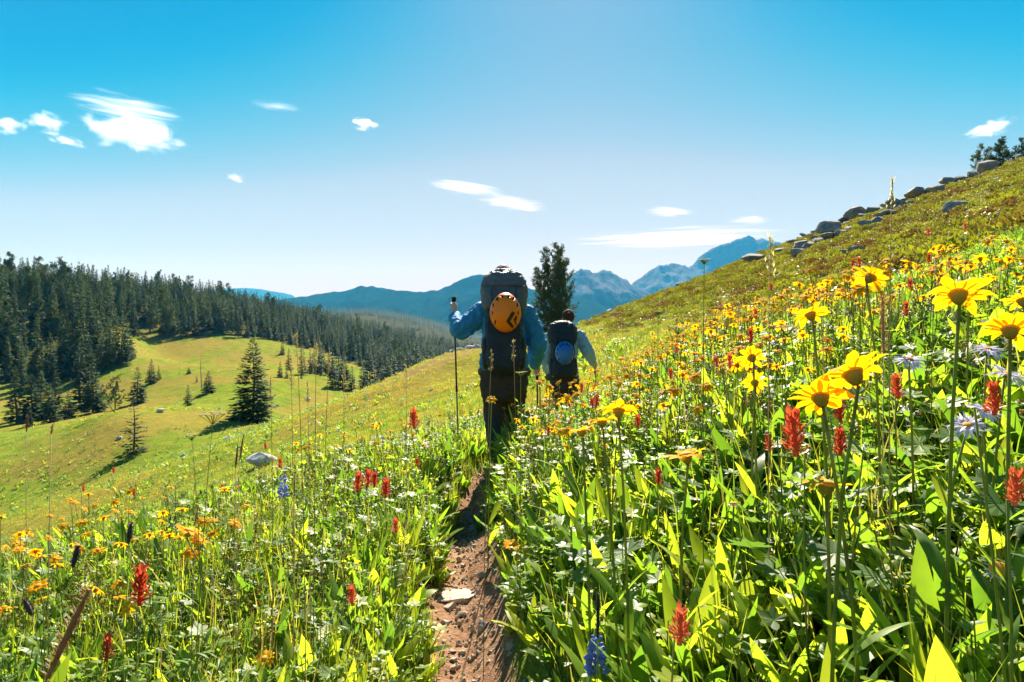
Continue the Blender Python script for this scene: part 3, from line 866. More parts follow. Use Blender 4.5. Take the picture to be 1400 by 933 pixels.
def fuse(name, pieces, mat, voxel=0.008, smooth=4, folds=0.0, fscale=9.0, seed=0, thin=None):
    """melt overlapping pieces into one continuous surface"""
    mb = MB()
    for v, f in pieces: mb.add(v, f)
    me = mb.mesh(name, [mat])
    ob = bpy.data.objects.new('tmp', me); COL.objects.link(ob)
    r = ob.modifiers.new('r', 'REMESH'); r.mode = 'VOXEL'; r.voxel_size = voxel
    if smooth:
        s = ob.modifiers.new('s', 'SMOOTH'); s.factor = 0.5; s.iterations = smooth
    dg = bpy.context.evaluated_depsgraph_get()
    out = bpy.data.meshes.new_from_object(ob.evaluated_get(dg))
    bpy.data.objects.remove(ob); bpy.data.meshes.remove(me)
    out.name = name
    if folds > 0:
        n = len(out.vertices)
        co = np.empty(n * 3, np.float32); out.vertices.foreach_get('co', co); co = co.reshape(-1, 3).astype(float)
        no = np.empty(n * 3, np.float32); out.vertices.foreach_get('normal', no); no = no.reshape(-1, 3)
        w = 1 - np.abs(fbm(co[:, 0] * fscale + seed, co[:, 1] * fscale, co[:, 2] * fscale * 1.5, 3, seed)) * 2.2
        co += no * (folds * w)[:, None]
        out.vertices.foreach_set('co', co.astype(np.float32).ravel())
    out.materials.clear(); out.materials.append(mat)
    out.polygons.foreach_set('use_smooth', np.ones(len(out.polygons), bool))
    out.update()
    return out

def poles(name, top, bottom, label, parent_none=None):
    """trekking pole from the top of the grip to the ground"""
    top = np.array(top, float); bottom = np.array(bottom, float)
    e = empty(name, tuple(bottom)); T = top - bottom; Ln = np.linalg.norm(T); u = T / Ln
    q = lambda s: u * s
    mb = MB(); mb.add(*tube([q(.03), q(Ln * .42)], [.0062, .0068], 10)); mb.add(*tube([q(Ln * .40), q(Ln - .20)], [.0085, .0085], 10))
    mb.add(*tube([q(Ln * .395), q(Ln * .43)], [.0115, .0115], 10))
    mesh_obj('shaft', mb.mesh('shaft', [M_alu], True), e)
    mesh_obj('grip', MB().add(*tube([q(Ln - .21), q(Ln - .15), q(Ln - .09), q(Ln - .045), q(Ln - .03), q(Ln - .008), q(Ln)], [.013, .016, .0145, .0165, .021, .023, .015], 12)).mesh('grip', [M_grip], True), e)
    mesh_obj('basket', MB().add(*tube([q(.06), q(.068)], [.026, .024], 14)).mesh('basket', [M_buckle], True), e)
    mesh_obj('tip', MB().add(*tube([q(-.02), q(.035)], [.002, .005], 8)).mesh('tip', [M_tip], True), e)
    w = frame_along(u)[1]
    st = [q(Ln - .05) + w * .015, q(Ln - .08) + w * .06, q(Ln - .17) + w * .055, q(Ln - .13) + w * .02]
    mesh_obj('wrist_strap', MB().add(*tube(st, .005, 5, squash=2.2)).mesh('wrist_strap', [M_strap], True), e)
    tag(e, label, 'trekking pole')
    return e

def helmet(loc, rot, a, b, dep, shell, label, emblem):
    """climbing helmet, crown along local +Z, brow towards +Y; a, b half width and length, dep height of the dome"""
    e = empty('climbing_helmet', loc); e.rotation_euler = rot
    nu, nv = 96, 44
    vents = []
    for s in (-1, 1):
        vents += [(s * .23, .70, .15, .085, s * .35), (s * .52, .58, .10, .14, s * -.5), (s * .78, .30, .06, .18, s * -.2), (s * .82, -.12, .05, .16, 0), (s * .66, -.56, .05, .15, s * .5)]
    def dome(r, th):
        x, y = r * math.cos(th), r * math.sin(th)
        z = dep * math.sqrt(max(0, 1 - min(1, r) ** 2.3))
        lift = 1 + .03 * math.cos(2 * th)
        return np.array([a * x * lift, b * y, z])
    def open_(x, y):
        for cx, cy, rx, ry, an in vents:
            dx, dy = x - cx, y - cy
            u_ = dx * math.cos(an) + dy * math.sin(an); w_ = -dx * math.sin(an) + dy * math.cos(an)
            if abs(u_ / rx) + abs(w_ / ry) < 1: return True
        return False
    V = [(0, 0, dep)]; Fc = []
    rs = [math.sin(math.pi / 2 * (j + 1) / nv) for j in range(nv)]
    for r in rs:
        for i in range(nu): V.append(dome(r, 2 * math.pi * i / nu))
    for i in range(nu): Fc.append((0, 1 + i, 1 + (i + 1) % nu))
    for j in range(nv - 1):
        for i in range(nu):
            i2 = (i + 1) % nu
            rm = (rs[j] + rs[j + 1]) / 2; th = 2 * math.pi * (i + .5) / nu
            if not open_(rm * math.cos(th), rm * math.sin(th)):
                Fc.append((1 + j * nu + i, 1 + (j + 1) * nu + i, 1 + (j + 1) * nu + i2, 1 + j * nu + i2))
    V = V + [dome(1, 2 * math.pi * i / nu) * np.array([1.02, 1.02, 1]) + np.array([0, 0, -.028 - .012 * abs(math.sin(2 * math.pi * i / nu))]) for i in range(nu)]
    n0 = 1 + (nv - 1) * nu; n1 = 1 + nv * nu
    for i in range(nu): Fc.append((n0 + i, n1 + i, n1 + (i + 1) % nu, n0 + (i + 1) % nu))
    sh = mesh_obj('shell', make_mesh('shell', V, Fc, [shell], smooth=True), e)
    so = sh.modifiers.new('thickness', 'SOLIDIFY'); so.thickness = .005; so.offset = -1
    V, Fc = ellipsoid((0, 0, -.012), (a * .93, b * .93, dep * .90), nu=28, nv=16)
    mesh_obj('liner', make_mesh('liner', V, Fc, [M_foam], smooth=True), e)
    mb = MB()
    for s in (-1, 1): mb.add(*tube([(s * a * .9, b * .35, -.02), (s * a * .7, b * .2, -.08), (s * a * .3, 0, -.10), (0, -.02, -.10)], .006, 5, squash=2))
    mesh_obj('chin_strap', mb.mesh('chin_strap', [M_strap], True), e)
    for poly in emblem:
        xs = [p[0] for p in poly]; ys = [p[1] for p in poly]
        n = 46; V = []; Fc = []
        def inside(x, y):
            c = False
            for i in range(len(poly)):
                x1, y1 = poly[i]; x2, y2 = poly[i - 1]
                if (y1 > y) != (y2 > y) and x < (x2 - x1) * (y - y1) / (y2 - y1) + x1: c = not c
            return c
        gx = np.linspace(min(xs), max(xs), n); gy = np.linspace(min(ys), max(ys), n)
        for yy in gy:
            for xx in gx:
                r = min(.999, math.hypot(xx / a, yy / b)); V.append((xx, yy, dep * math.sqrt(1 - r ** 2.3) + .0022))
        for j in range(n - 1):
            for i in range(n - 1):
                if inside((gx[i] + gx[i + 1]) / 2, (gy[j] + gy[j + 1]) / 2): Fc.append((j * n + i, j * n + i + 1, (j + 1) * n + i + 1, (j + 1) * n + i))
        mesh_obj('emblem', make_mesh('emblem', V, Fc, [M_emblem], smooth=True), e)
    tag(e, label, 'helmet')
    return e

def ribbon(pts, w=0.02, t=0.004, up=(0, 0, 1)):
    """flat webbing strap"""
    return tube(pts, w / 2, 6, squash=t / w * 2)

def rucksack(loc, rot, w, d, h, label, lidmat, seed):
    """pack in its own frame: +Z up the back, -Y away from the wearer"""
    e = empty('backpack', loc); e.rotation_euler = rot
    bag = fuse('main_bag', [ellipsoid((0, 0, h * .42), (w * .39, d * .5, h * .42), e1=.6, e2=.7), ellipsoid((0, -.02, h * .16), (w * .41, d * .52, h * .17), e1=.75, e2=.7)], M_pack, .008, 2, .012, 13, seed)
    mesh_obj('main_bag', bag, e)
    lid = fuse('lid', [ellipsoid((0, .01, h * .79), (w * .50, d * .56, h * .21), e1=.82, e2=.72), ellipsoid((0, -.01, h * .70), (w * .475, d * .52, h * .13), e1=.7, e2=.7)], lidmat, .007, 2, .013, 15, seed + 1)
    lo = mesh_obj('lid', lid, e)
    zip_ = [(x * w * .46, -d * .56 * (1 - .12 * x * x) - .001, h * .80) for x in np.linspace(-1, 1, 9)]
    mesh_obj('zip', MB().add(*tube(zip_, .0035, 5)).mesh('zip', [M_strap], True), lo)
    pocket = fuse('front_pocket', [ellipsoid((0, -d * .5, h * .34), (w * .36, d * .13, h * .24), e1=.6, e2=.5)], M_pack, .009, 3, .005, 12, seed + 2)
    mesh_obj('front_pocket', pocket, e)
    for s in (-1, 1):
        sp = fuse('side_pocket', [ellipsoid((s * w * .38, .0, h * .19), (w * .09, d * .34, h * .15), e1=.6, e2=.7)], M_pack, .008, 3, .004, 12, seed + 5)
        mesh_obj('side_pocket', sp, e)
        for z in (.40, .58):
            mesh_obj('compression_strap', MB().add(*ribbon([(s * w * .36, d * .35, h * z), (s * w * .405, 0, h * (z + .02)), (s * w * .37, -d * .40, h * z), (s * w * .26, -d * .54, h * z)], .016)).mesh('compression_strap', [M_strap], True), e)
        mesh_obj('lid_strap', MB().add(*ribbon([(s * w * .26, -d * .575, h * .80), (s * w * .27, -d * .63, h * .60), (s * w * .26, -d * .645, h * .42)], .018)).mesh('lid_strap', [M_strap], True), e)
        bk = MB().add(*ellipsoid((s * w * .265, -d * .645, h * .52), (.016, .007, .022), e1=.4, e2=.4))
        mesh_obj('buckle', bk.mesh('buckle', [M_buckle], True), e)
        # shoulder strap over the wearer's shoulder
        ss = fuse('shoulder_strap', [limb([(s * .10, d * .42, h * .74), (s * .125, d * .42 + .10, h * .82), (s * .13, d * .42 + .22, h * .72), (s * .15, d * .42 + .24, h * .50), (s * .17, d * .42 + .12, h * .26), (s * .16, d * .4, h * .18)], [.03, .03, .028, .026, .02, .015])], M_strap, .009, 2)
        mesh_obj('shoulder_strap', ss, e)
    belt = fuse('hip_belt', [limb([(s * w * .15, d * .40, h * .09), (s * w * .40, d * .46, h * .08), (s * (w * .5 + .01), d * .5 + .13, h * .055), (s * w * .30, d * .5 + .26, h * .04), (s * .02, d * .5 + .29, h * .035)], [.045, .042, .04, .03, .02]) for s in (-1, 1)], M_strap, .01, 3)
    mesh_obj('hip_belt', belt, e)
    mesh_obj('haul_loop', MB().add(*ribbon([(-.04, d * .45, h * .90), (-.025, d * .5, h * .97), (.025, d * .5, h * .97), (.04, d * .45, h * .90)], .015)).mesh('haul_loop', [M_strap], True), e)
    tag(e, label, 'backpack')
    return e

def grip_hand(c, ax, back, side):
    """five fingers closed round a rod through c along ax; back points from the rod to the back of the hand"""
    c = np.array(c, float); ax = np.array(ax, float); ax /= np.linalg.norm(ax)
    back = np.array(back, float); back -= ax * back.dot(ax); back /= np.linalg.norm(back)
    sd = np.cross(ax, back) * side
    pcs = [ellipsoid(c + back * .030, (.040, .040, .044)) if False else limb([c + back * .034 + ax * .030 - sd * .004, c + back * .036 - ax * .034 - sd * .004], [.026, .024])]
    for k, (h, r, sp) in enumerate([(.032, .0098, 250), (.011, .0102, 262), (-.010, .0098, 255), (-.029, .0086, 235)]):
        pts = []
        for j in range(8):
            a = math.radians(-12 + sp * j / 7)
            rr = .0275 + (.010 if j < 2 else 0)
            pts.append(c + ax * (h - .002 * j) + rr * (math.cos(a) * back + math.sin(a) * sd))
        pcs.append(limb(pts, np.linspace(r * 1.08, r * .82, 8), 8))
    pts = [c + back * .03 - sd * .012 + ax * .006]
    for j in range(5):
        a = math.radians(-25 - 150 * (j + 1) / 5)
        pts.append(c + ax * (.026 + .020 * (j + 1) / 5) + .029 * (math.cos(a) * back + math.sin(a) * sd))
    pcs.append(limb(pts, np.linspace(.0145, .0095, 6), 8))
    return pcs

def head_pieces(c, r, pitch):
    c = np.array(c, float); cp, sp_ = math.cos(pitch), math.sin(pitch)
    f = np.array([0, cp, -sp_]); u = np.array([0, sp_, cp])
    P = [ellipsoid(c, (r * .80, r * .98, r * 1.12), rot=(-pitch, 0, 0)), ellipsoid(c + f * r * .30 - u * r * .55, (r * .58, r * .62, r * .62), rot=(-pitch, 0, 0)),
         ellipsoid(c + f * r * 1.0 - u * r * .18, (r * .13, r * .20, r * .24), rot=(-pitch, 0, 0))]
    for s in (-1, 1): P.append(ellipsoid(c + np.array([s * r * .80, 0, 0]) - u * r * .10, (r * .10, r * .22, r * .30), rot=(-pitch, 0, 0)))
    P.append(ellipsoid(c + f * r * .86 - u * r * .62, (r * .26, r * .12, r * .08), rot=(-pitch, 0, 0)))
    return P, f, u

def hiker(D, J, label, shirt, hairmat, bun, scale_r, grips, lifts):
    """J: joints as (photo px, photo py, metres ahead of D)"""
    base = at(J['root'][0], J['root'][1], D); base.z = gz(base.x, base.y)
    B = np.array(base)
    P = {k: np.array(at(v[0], v[1], D + v[2])) - B for k, v in J.items()}
    for q, lift in (('anL', lifts[0]), ('anR', lifts[1])):          # boots stand on the trail
        P[q][2] = gz(P[q][0] + B[0], P[q][1] + B[1] + .06) - B[2] + .095 + lift
    k = scale_r
    hp, f, u = head_pieces(P['head'], .105 * k, .35)
    body = hp + [limb([P['chest'], P['neck'], P['head']], [.09 * k, .062 * k, .055 * k]),
                 ellipsoid(P['chest'], (.165 * k, .115 * k, .16 * k), rot=(-.3, 0, 0)), limb([P['chest'], P['belly'], P['pelvis']], [.13 * k, .125 * k, .135 * k])]
    for s in 'LR':
        body += [limb([P['sh' + s], P['el' + s], P['wr' + s]], [.055 * k, .043 * k, .028 * k]),
                 limb([P['hip' + s], P['kn' + s], P['an' + s]], [.085 * k, .058 * k, .038 * k]),
                 limb([P['an' + s], P['an' + s] + np.array([0, .13, -.05])], [.035 * k, .03 * k])]
        g = grips.get(s)
        if g is not None:
            body += [limb([P['wr' + s], (P['wr' + s] + g[0]) / 2 + np.array(g[2]) * .02, g[0] + np.array(g[2]) * .035], [.029 * k, .03 * k, .03 * k])] + grip_hand(*g)
    bm_ = fuse('person', body, M_skin, .0065, 2)
    o = mesh_obj('person', bm_, None, tuple(B))
    # hair as a cap over the back of the skull
    r = .105 * k
    hair = [ellipsoid(P['head'] - f * r * .14 + u * r * .14, (r * .86, r * .95, r * 1.10), rot=(-.35, 0, 0))]
    if bun: hair += [ellipsoid(P['head'] - f * r * .95 + u * r * .15, (r * .34, r * .34, r * .36)), ellipsoid(P['head'] - f * r * .55 - u * r * .45, (r * .6, r * .5, r * .5))]
    hm = fuse('hair', hair, hairmat, .007, 2, .004, 40, 3)
    mesh_obj('hair', hm, o)
    top = [ellipsoid(P['chest'], (.20 * k, .15 * k, .19 * k), rot=(-.3, 0, 0), e1=.8), ellipsoid((P['chest'] + P['belly']) / 2, (.195 * k, .15 * k, .20 * k)), ellipsoid(P['belly'], (.19 * k, .155 * k, .17 * k)),
           ellipsoid(P['pelvis'] + np.array([0, 0, .12]), (.205 * k, .168 * k, .11 * k), e1=.6), limb([P['chest'] + u * .08, P['neck']], [.11 * k, .075 * k])]
    for s in 'LR':
        top.append(limb([P['sh' + s] + (P['chest'] - P['sh' + s]) * .25, P['sh' + s], (P['sh' + s] + P['el' + s]) / 2, P['el' + s], (P['el' + s] + P['wr' + s]) / 2, P['wr' + s]],
                        [.10 * k, .096 * k, .088 * k, .080 * k, .066 * k, .045 * k]))
    tm = fuse('jacket', top, shirt, .007, 2, .019, 13, 5)
    mesh_obj('jacket', tm, o)
    tr = [ellipsoid(P['pelvis'] - np.array([0, .01, .055]), (.20 * k, .158 * k, .18 * k), e1=.7)]
    for s in 'LR':
        tr.append(limb([P['hip' + s], (P['hip' + s] + P['kn' + s]) / 2, P['kn' + s], (P['kn' + s] + P['an' + s]) / 2, P['an' + s] + np.array([0, 0, .03])], [.118 * k, .096 * k, .080 * k, .074 * k, .064 * k]))
    mesh_obj('trousers', fuse('trousers', tr, M_trouser, .008, 2, .014, 11, 6), o)
    for s in 'LR':
        a_ = P['an' + s]
        bt_ = fuse('boot', [limb([a_ + np.array([0, 0, .06]), a_ + np.array([0, 0, -.01])], [.055 * k, .058 * k]), limb([a_ + np.array([0, -.03, -.035]), a_ + np.array([0, .09, -.045]), a_ + np.array([0, .19, -.055])], [.045 * k, .047 * k, .036 * k])], M_boot, .007, 2)
        mesh_obj('boot', bt_, o)
    tag(o, label, 'person')
    return o, B, P

# --- first hiker, about six metres up the trail
D1 = 6.0
J1 = {'root': (686, 630, 0), 'pelvis': (689, 512, .02), 'belly': (689, 474, .09), 'chest': (689, 442, .19), 'neck': (689, 409, .32), 'head': (688, 381, .42),
      'shL': (663, 426, .20), 'elL': (629, 453, .16), 'wrL': (622, 433, .44), 'shR': (716, 426, .20), 'elR': (735, 471, .16), 'wrR': (731, 497, .44),
      'hipL': (675, 522, .02), 'knL': (676, 574, .05), 'anL': (680, 622, -.20), 'hipR': (703, 522, .04), 'knR': (703, 572, .24), 'anR': (700, 611, .30)}
gtop = np.array(at(620.5, 406, D1 + .50)); gbot = np.array(at(627, 560, D1 + .42)); gbot[2] = gz(gbot[0], gbot[1]) + .01
rt = np.array(at(734, 490, D1 + .5)); rb = np.array(at(735.5, 560, D1 + .62)); rb[2] = gz(rb[0], rb[1]) + .01
def rel(p, D, root):
    b = at(root[0], root[1], D); b.z = gz(b.x, b.y); return np.array(p) - np.array(b)
ax1 = (gtop - gbot) / np.linalg.norm(gtop - gbot); ax2 = (rt - rb) / np.linalg.norm(rt - rb)
hand1 = rel(gtop - ax1 * .105, D1, J1['root']); hand2 = rel(rt - ax2 * .10, D1, J1['root'])
hiker(D1, J1, 'hiker in a teal jacket and dark trousers carrying an orange helmet on the pack', M_teal, M_hair_short, False, 1.0,
      {'L': (hand1, ax1, (.25, -1, .1), 1), 'R': (hand2, ax2, (-.2, -1, .1), -1)}, (.04, 0))
poles('trekking_pole', gtop, gbot, 'black trekking pole held upright in the raised fist of the teal-jacketed hiker')
poles('trekking_pole', rt, rb, 'black trekking pole mostly hidden beside the other hip of the teal-jacketed hiker')
tilt1 = -.22
pb = at(689, 511, D1 - .17)
rucksack(tuple(pb), (tilt1, 0, 0), .40, .27, .92, 'large charcoal rucksack with a grey lid worn by the teal-jacketed hiker', M_lid, 11)
hp_ = at(691, 427, D1 - .315)
sc_ = (D1 - .40) / F
def emb(poly, cx, cy, s): return [((p[0] - cx) * s, -(p[1] - cy) * s) for p in poly]
E1 = [(700.3, 428.9), (704.6, 431.4), (697.7, 442.6), (702.9, 448.2), (700.3, 451.0), (692.1, 443.4)]
E2 = [(705.4, 434), (708.3, 435.7), (704.6, 442.6), (702, 440.9)]
helmet(tuple(hp_), (R(90) - .16, 0, 0), 21 * sc_, 27.5 * sc_, .125, M_orange, 'glossy orange climbing helmet with a dark diamond emblem strapped to the larger pack', [emb(E1, 691, 427, sc_), emb(E2, 691, 427, sc_)])

# --- second hiker, ten metres up the trail
D2 = 10.0
J2 = {'root': (774, 578, 0), 'pelvis': (771, 518, .02), 'belly': (771, 492, .09), 'chest': (772, 467, .17), 'neck': (775, 447, .26), 'head': (777, 435, .33),
      'shL': (754, 461, .17), 'elL': (746, 488, .14), 'wrL': (748, 506, .40), 'shR': (791, 460, .17), 'elR': (804, 482, .12), 'wrR': (811, 496, .30),
      'hipL': (764, 522, .02), 'knL': (764, 552, .20), 'anL': (766, 572, .24), 'hipR': (781, 522, .02), 'knR': (780, 549, .04), 'anR': (778, 572, -.22)}
g2 = np.array(at(813, 492, D2 + .34)); b2 = np.array(at(815, 540, D2 + .40)); b2[2] = gz(b2[0], b2[1]) + .01
g3 = np.array(at(748, 500, D2 + .42)); b3 = np.array(at(747, 540, D2 + .5)); b3[2] = gz(b3[0], b3[1]) + .01
a2 = (g2 - b2) / np.linalg.norm(g2 - b2); a3 = (g3 - b3) / np.linalg.norm(g3 - b3)
hiker(D2, J2, 'hiker in a pale blue-grey shirt with dark tied-up hair carrying a blue helmet', M_greyshirt, M_hair_dark, True, 1.0,
      {'R': (rel(g2 - a2 * .10, D2, J2['root']), a2, (-.2, -1, .1), -1), 'L': (rel(g3 - a3 * .10, D2, J2['root']), a3, (.2, -1, .1), 1)}, (0, .04))
poles('trekking_pole', g2, b2, 'trekking pole held out to the uphill side by the hiker in the grey shirt')
poles('trekking_pole', g3, b3, 'trekking pole held to the downhill side by the hiker in the grey shirt')
rucksack(tuple(at(770, 517, D2 - .15)), (-.24, 0, 0), .43, .27, .84, 'navy rucksack worn by the hiker in the grey shirt', M_pack, 31)
s2 = (D2 - .40) / F
helmet(tuple(at(772, 483, D2 - .32)), (R(90) - .12, 0, 0), 12.6 * s2, 16.5 * s2, .12, M_blueshell, 'blue vented climbing helmet strapped to the smaller navy pack', [])
# ------------------------------------------------------------------ meadow growth
M_grass = leaf_mat('grass_blades', [(0.11, 0.18, 0.018), (0.19, 0.26, 0.025), (0.29, 0.33, 0.035), (0.38, 0.33, 0.07)], trans=0.58, rough=0.5, spec=0.3, tgain=1.25, patches=[(0.16, .46, .60, (0.33, 0.22, 0.07)), (0.5, .52, .64, (0.12, 0.20, 0.03))])
M_leaf = leaf_mat('forb_leaves', [(0.085, 0.17, 0.022), (0.14, 0.24, 0.026), (0.20, 0.31, 0.03), (0.31, 0.36, 0.035)], trans=0.56, rough=0.45, spec=0.32, tgain=1.5)
M_leafgrey = leaf_mat('felted_leaves', [(0.09, 0.17, 0.04), (0.14, 0.23, 0.05), (0.20, 0.29, 0.06)], trans=0.5, rough=0.5, spec=0.3, tgain=1.3)
M_stem = leaf_mat('flower_stems', [(0.14, 0.19, 0.03), (0.20, 0.22, 0.04)], trans=0.45, rough=0.5, tgain=1.3)
M_straw = leaf_mat('dry_stalks', [(0.30, 0.22, 0.10), (0.42, 0.32, 0.16), (0.50, 0.40, 0.24)], trans=0.3, rough=0.6)
M_seedbrown = leaf_mat('brown_seed', [(0.14, 0.065, 0.035), (0.26, 0.13, 0.07), (0.36, 0.20, 0.12)], trans=0.25, rough=0.7)
M_rust = leaf_mat('rust_buds', [(0.42, 0.13, 0.02), (0.55, 0.22, 0.03), (0.50, 0.30, 0.05)], trans=0.3, rough=0.6)
M_yellow = leaf_mat('yellow_petals', [(0.86, 0.42, 0.005), (0.92, 0.52, 0.010)], trans=0.55, rough=0.7, spec=0.08, tcol=(0.93, 0.49, 0.003), noise=6, stretch=(9, 1, 1))
M_centre = leaf_mat('golden_disc', [(0.62, 0.28, 0.010), (0.80, 0.42, 0.015)], trans=0.25, rough=0.8, noise=300)
M_sepal = leaf_mat('flower_cup', [(0.32, 0.28, 0.04), (0.42, 0.34, 0.05)], trans=0.5, rough=0.6, noise=120)
M_red = leaf_mat('red_bracts', [(0.40, 0.040, 0.016), (0.56, 0.085, 0.030), (0.66, 0.20, 0.09)], trans=0.4, rough=0.5, tcol=(0.62, 0.10, 0.035), noise=60)
M_lilac = leaf_mat('lilac_rays', [(0.62, 0.56, 0.72), (0.74, 0.70, 0.80)], trans=0.4, rough=0.5, tcol=(0.8, 0.76, 0.86))
M_blue = leaf_mat('lupin_blue', [(0.10, 0.14, 0.40), (0.20, 0.28, 0.58), (0.48, 0.54, 0.76)], trans=0.35, rough=0.5, tcol=(0.18, 0.26, 0.75), noise=90)
M_cream = leaf_mat('cream_florets', [(0.70, 0.64, 0.48), (0.78, 0.72, 0.58)], trans=0.4, rough=0.6)
M_darkseed = leaf_mat('dark_seed_spike', [(0.030, 0.022, 0.022), (0.075, 0.055, 0.05)], trans=0.1, rough=0.8, noise=200)
M_heath = leaf_mat('heath_leaves', [(0.14, 0.075, 0.026), (0.18, 0.16, 0.026), (0.21, 0.22, 0.024), (0.28, 0.29, 0.028), (0.16, 0.15, 0.026)], trans=0.4, rough=0.5, noise=6)

def leaf_geo(L, W, bend=0.5, fold=0.25, n=5, peak=0.42, twist=0.0, flat=0.0):
    """one leaf growing up +Z and bending towards +Y, creased down the midrib"""
    V, Fc = [], []
    for i in range(n + 1):
        t = i / n
        a = bend * t
        y = L * (math.sin(a * .5) * t) + flat * t * L; z = L * t * math.cos(a * .6)
        w = W * .5 * (math.sin(math.pi * min(1, t ** (math.log(.5) / math.log(peak)))) ** .85 if 0 < t < 1 else (0.10 if t == 0 else 0.0))
        tw = twist * t
        nx_, ny_ = math.cos(tw), math.sin(tw)
        cr = fold * w
        V += [(-w * nx_, y - w * ny_ + cr, z), (0, y, z - 0.02 * L * t), (w * nx_, y + w * ny_ + cr, z)]
    for i in range(n):
        a = 3 * i
        Fc += [(a, a + 1, a + 4, a + 3), (a + 1, a + 2, a + 5, a + 4)]
    return np.array(V), Fc

def turn(v, rx=0., ry=0., rz=0., s=1.0, off=(0, 0, 0)):
    return (np.asarray(v) * s) @ np.array(Euler((rx, ry, rz)).to_matrix()).T + np.array(off)

def grass_proto(seed, nb, h, spread, w, straw=0.1, seedheads=0):
    rng = random.Random(seed); mb = MB()
    for b in range(nb):
        a = rng.uniform(0, 6.28); H = h * rng.uniform(.5, 1.1); lean = rng.uniform(.05, .55); r = spread * math.sqrt(rng.random())
        o = np.array([r * math.cos(rng.uniform(0, 6.28)), r * math.sin(rng.uniform(0, 6.28)), -.03])
        d = np.array([math.cos(a), math.sin(a), 0]); pr = np.array([-math.sin(a), math.cos(a), 0])
        V = []; n = 4
        for i in range(n + 1):
            t = i / n
            c = o + d * (lean * H * t * t) + np.array([0, 0, H * t * (1 - .28 * lean * t)])
            ww = w * (1 - t ** 2.2) * .5 * rng.uniform(.9, 1.1)
            V += [c - pr * ww, c + pr * ww] if i < n else [c]
        Fc = [(2 * i, 2 * i + 1, 2 * i + 3, 2 * i + 2) for i in range(n - 1)] + [(2 * n - 2, 2 * n - 1, 2 * n)]
        mb.add(V, Fc, 1 if rng.random() < straw else 0)
    for b in range(seedheads):
        a = rng.uniform(0, 6.28); H = h * rng.uniform(1.3, 1.9); l = rng.uniform(0, .2)
        p = [(math.cos(a) * l * H * t * t, math.sin(a) * l * H * t * t, H * t) for t in (0, .4, .75, 1)]
        mb.add(*tube(p, [w * .3, w * .28, w * .22, w * .15], 3, cap=False), 1)
        q = np.array(p[-1])
        mb.add(*tube([q - (0, 0, .05 * H), q, q + (0, 0, .10 * H)], [w * .4, w * 1.1, w * .2], 4), 1)
    return mb.mesh('grass_kind', [M_grass, M_straw])

def broad_proto(seed, nl, L, W, mat, open_=0.7):
    rng = random.Random(seed); mb = MB()
    for i in range(nl):
        v, f = leaf_geo(L * rng.uniform(.6, 1.1), W * rng.uniform(.7, 1.15), rng.uniform(.2, 1.1), .3, 7, rng.uniform(.38, .55), rng.uniform(-.6, .6))
        mb.add(turn(v, -rng.uniform(.1, open_), 0, i * 2.4 + rng.uniform(-.4, .4), 1, (rng.uniform(-.02, .02), rng.uniform(-.02, .02), -.01)), f)
    return mb.mesh('broad_kind', [mat], True)

def forb_proto(seed, stems, h, L, W, mat, step=0.028):
    rng = random.Random(seed); mb = MB()
    for s in range(stems):
        a = rng.uniform(0, 6.28); l = rng.uniform(.1, .5); H = h * rng.uniform(.6, 1.1)
        p = [np.array([math.cos(a) * l * H * t, math.sin(a) * l * H * t, H * t]) for t in np.linspace(0, 1, 4)]
        mb.add(*tube(p, .0016, 3, cap=False), 1)
        n = int(H / step)
        for i in range(n):
            t = .25 + .75 * (i + 1) / n
            c = p[0] * (1 - t) + p[-1] * t
            v, f = leaf_geo(L * rng.uniform(.6, 1.15) * (1.1 - .35 * t), W * rng.uniform(.7, 1.1), rng.uniform(.1, .9), .3, 3, .5)
            mb.add(turn(v, -rng.uniform(.5, 1.35), 0, i * 2.2 + rng.uniform(-.5, .5), 1, c), f)
    return mb.mesh('forb_kind', [mat, M_stem], True)

def palmate_geo(r, lobes, seed, cut=0.45):
    rng = random.Random(seed); V = [(0, 0, 0)]; Fc = []
    m = lobes * 4
    for i in range(m + 1):
        a = math.radians(-160 + 320 * i / m)
        ph = (i % 4) / 4
        rr = r * (1 - cut * (abs(ph - .5) * 2)) * (1 - .25 * abs(a) / 2.8) * rng.uniform(.93, 1.05)
        V.append((math.sin(a) * rr, math.cos(a) * rr, .15 * rr * rng.uniform(.3, 1)))
    Fc = [(0, i + 1, i + 2) for i in range(m)]
    return np.array(V)[:, :], [f[::-1] for f in Fc]

def palm_proto(seed, nl, h, r, mat):
    rng = random.Random(seed); mb = MB()
    for i in range(nl):
        a = i * 2.4 + rng.uniform(-.3, .3); l = rng.uniform(.25, .7); H = h * rng.uniform(.6, 1.1)
        e = np.array([math.cos(a) * l * H, math.sin(a) * l * H, H])
        mb.add(*tube([(0, 0, 0), e * (.45, .45, .6), e], .0017, 3, cap=False), 1)
        v, f = palmate_geo(r * rng.uniform(.7, 1.1), rng.choice((5, 7)), seed * 9 + i)
        mb.add(turn(v, rng.uniform(-.5, .5), rng.uniform(-.5, .5), a - 1.57, 1, e), f)
    return mb.mesh('palmate_kind', [mat, M_stem])

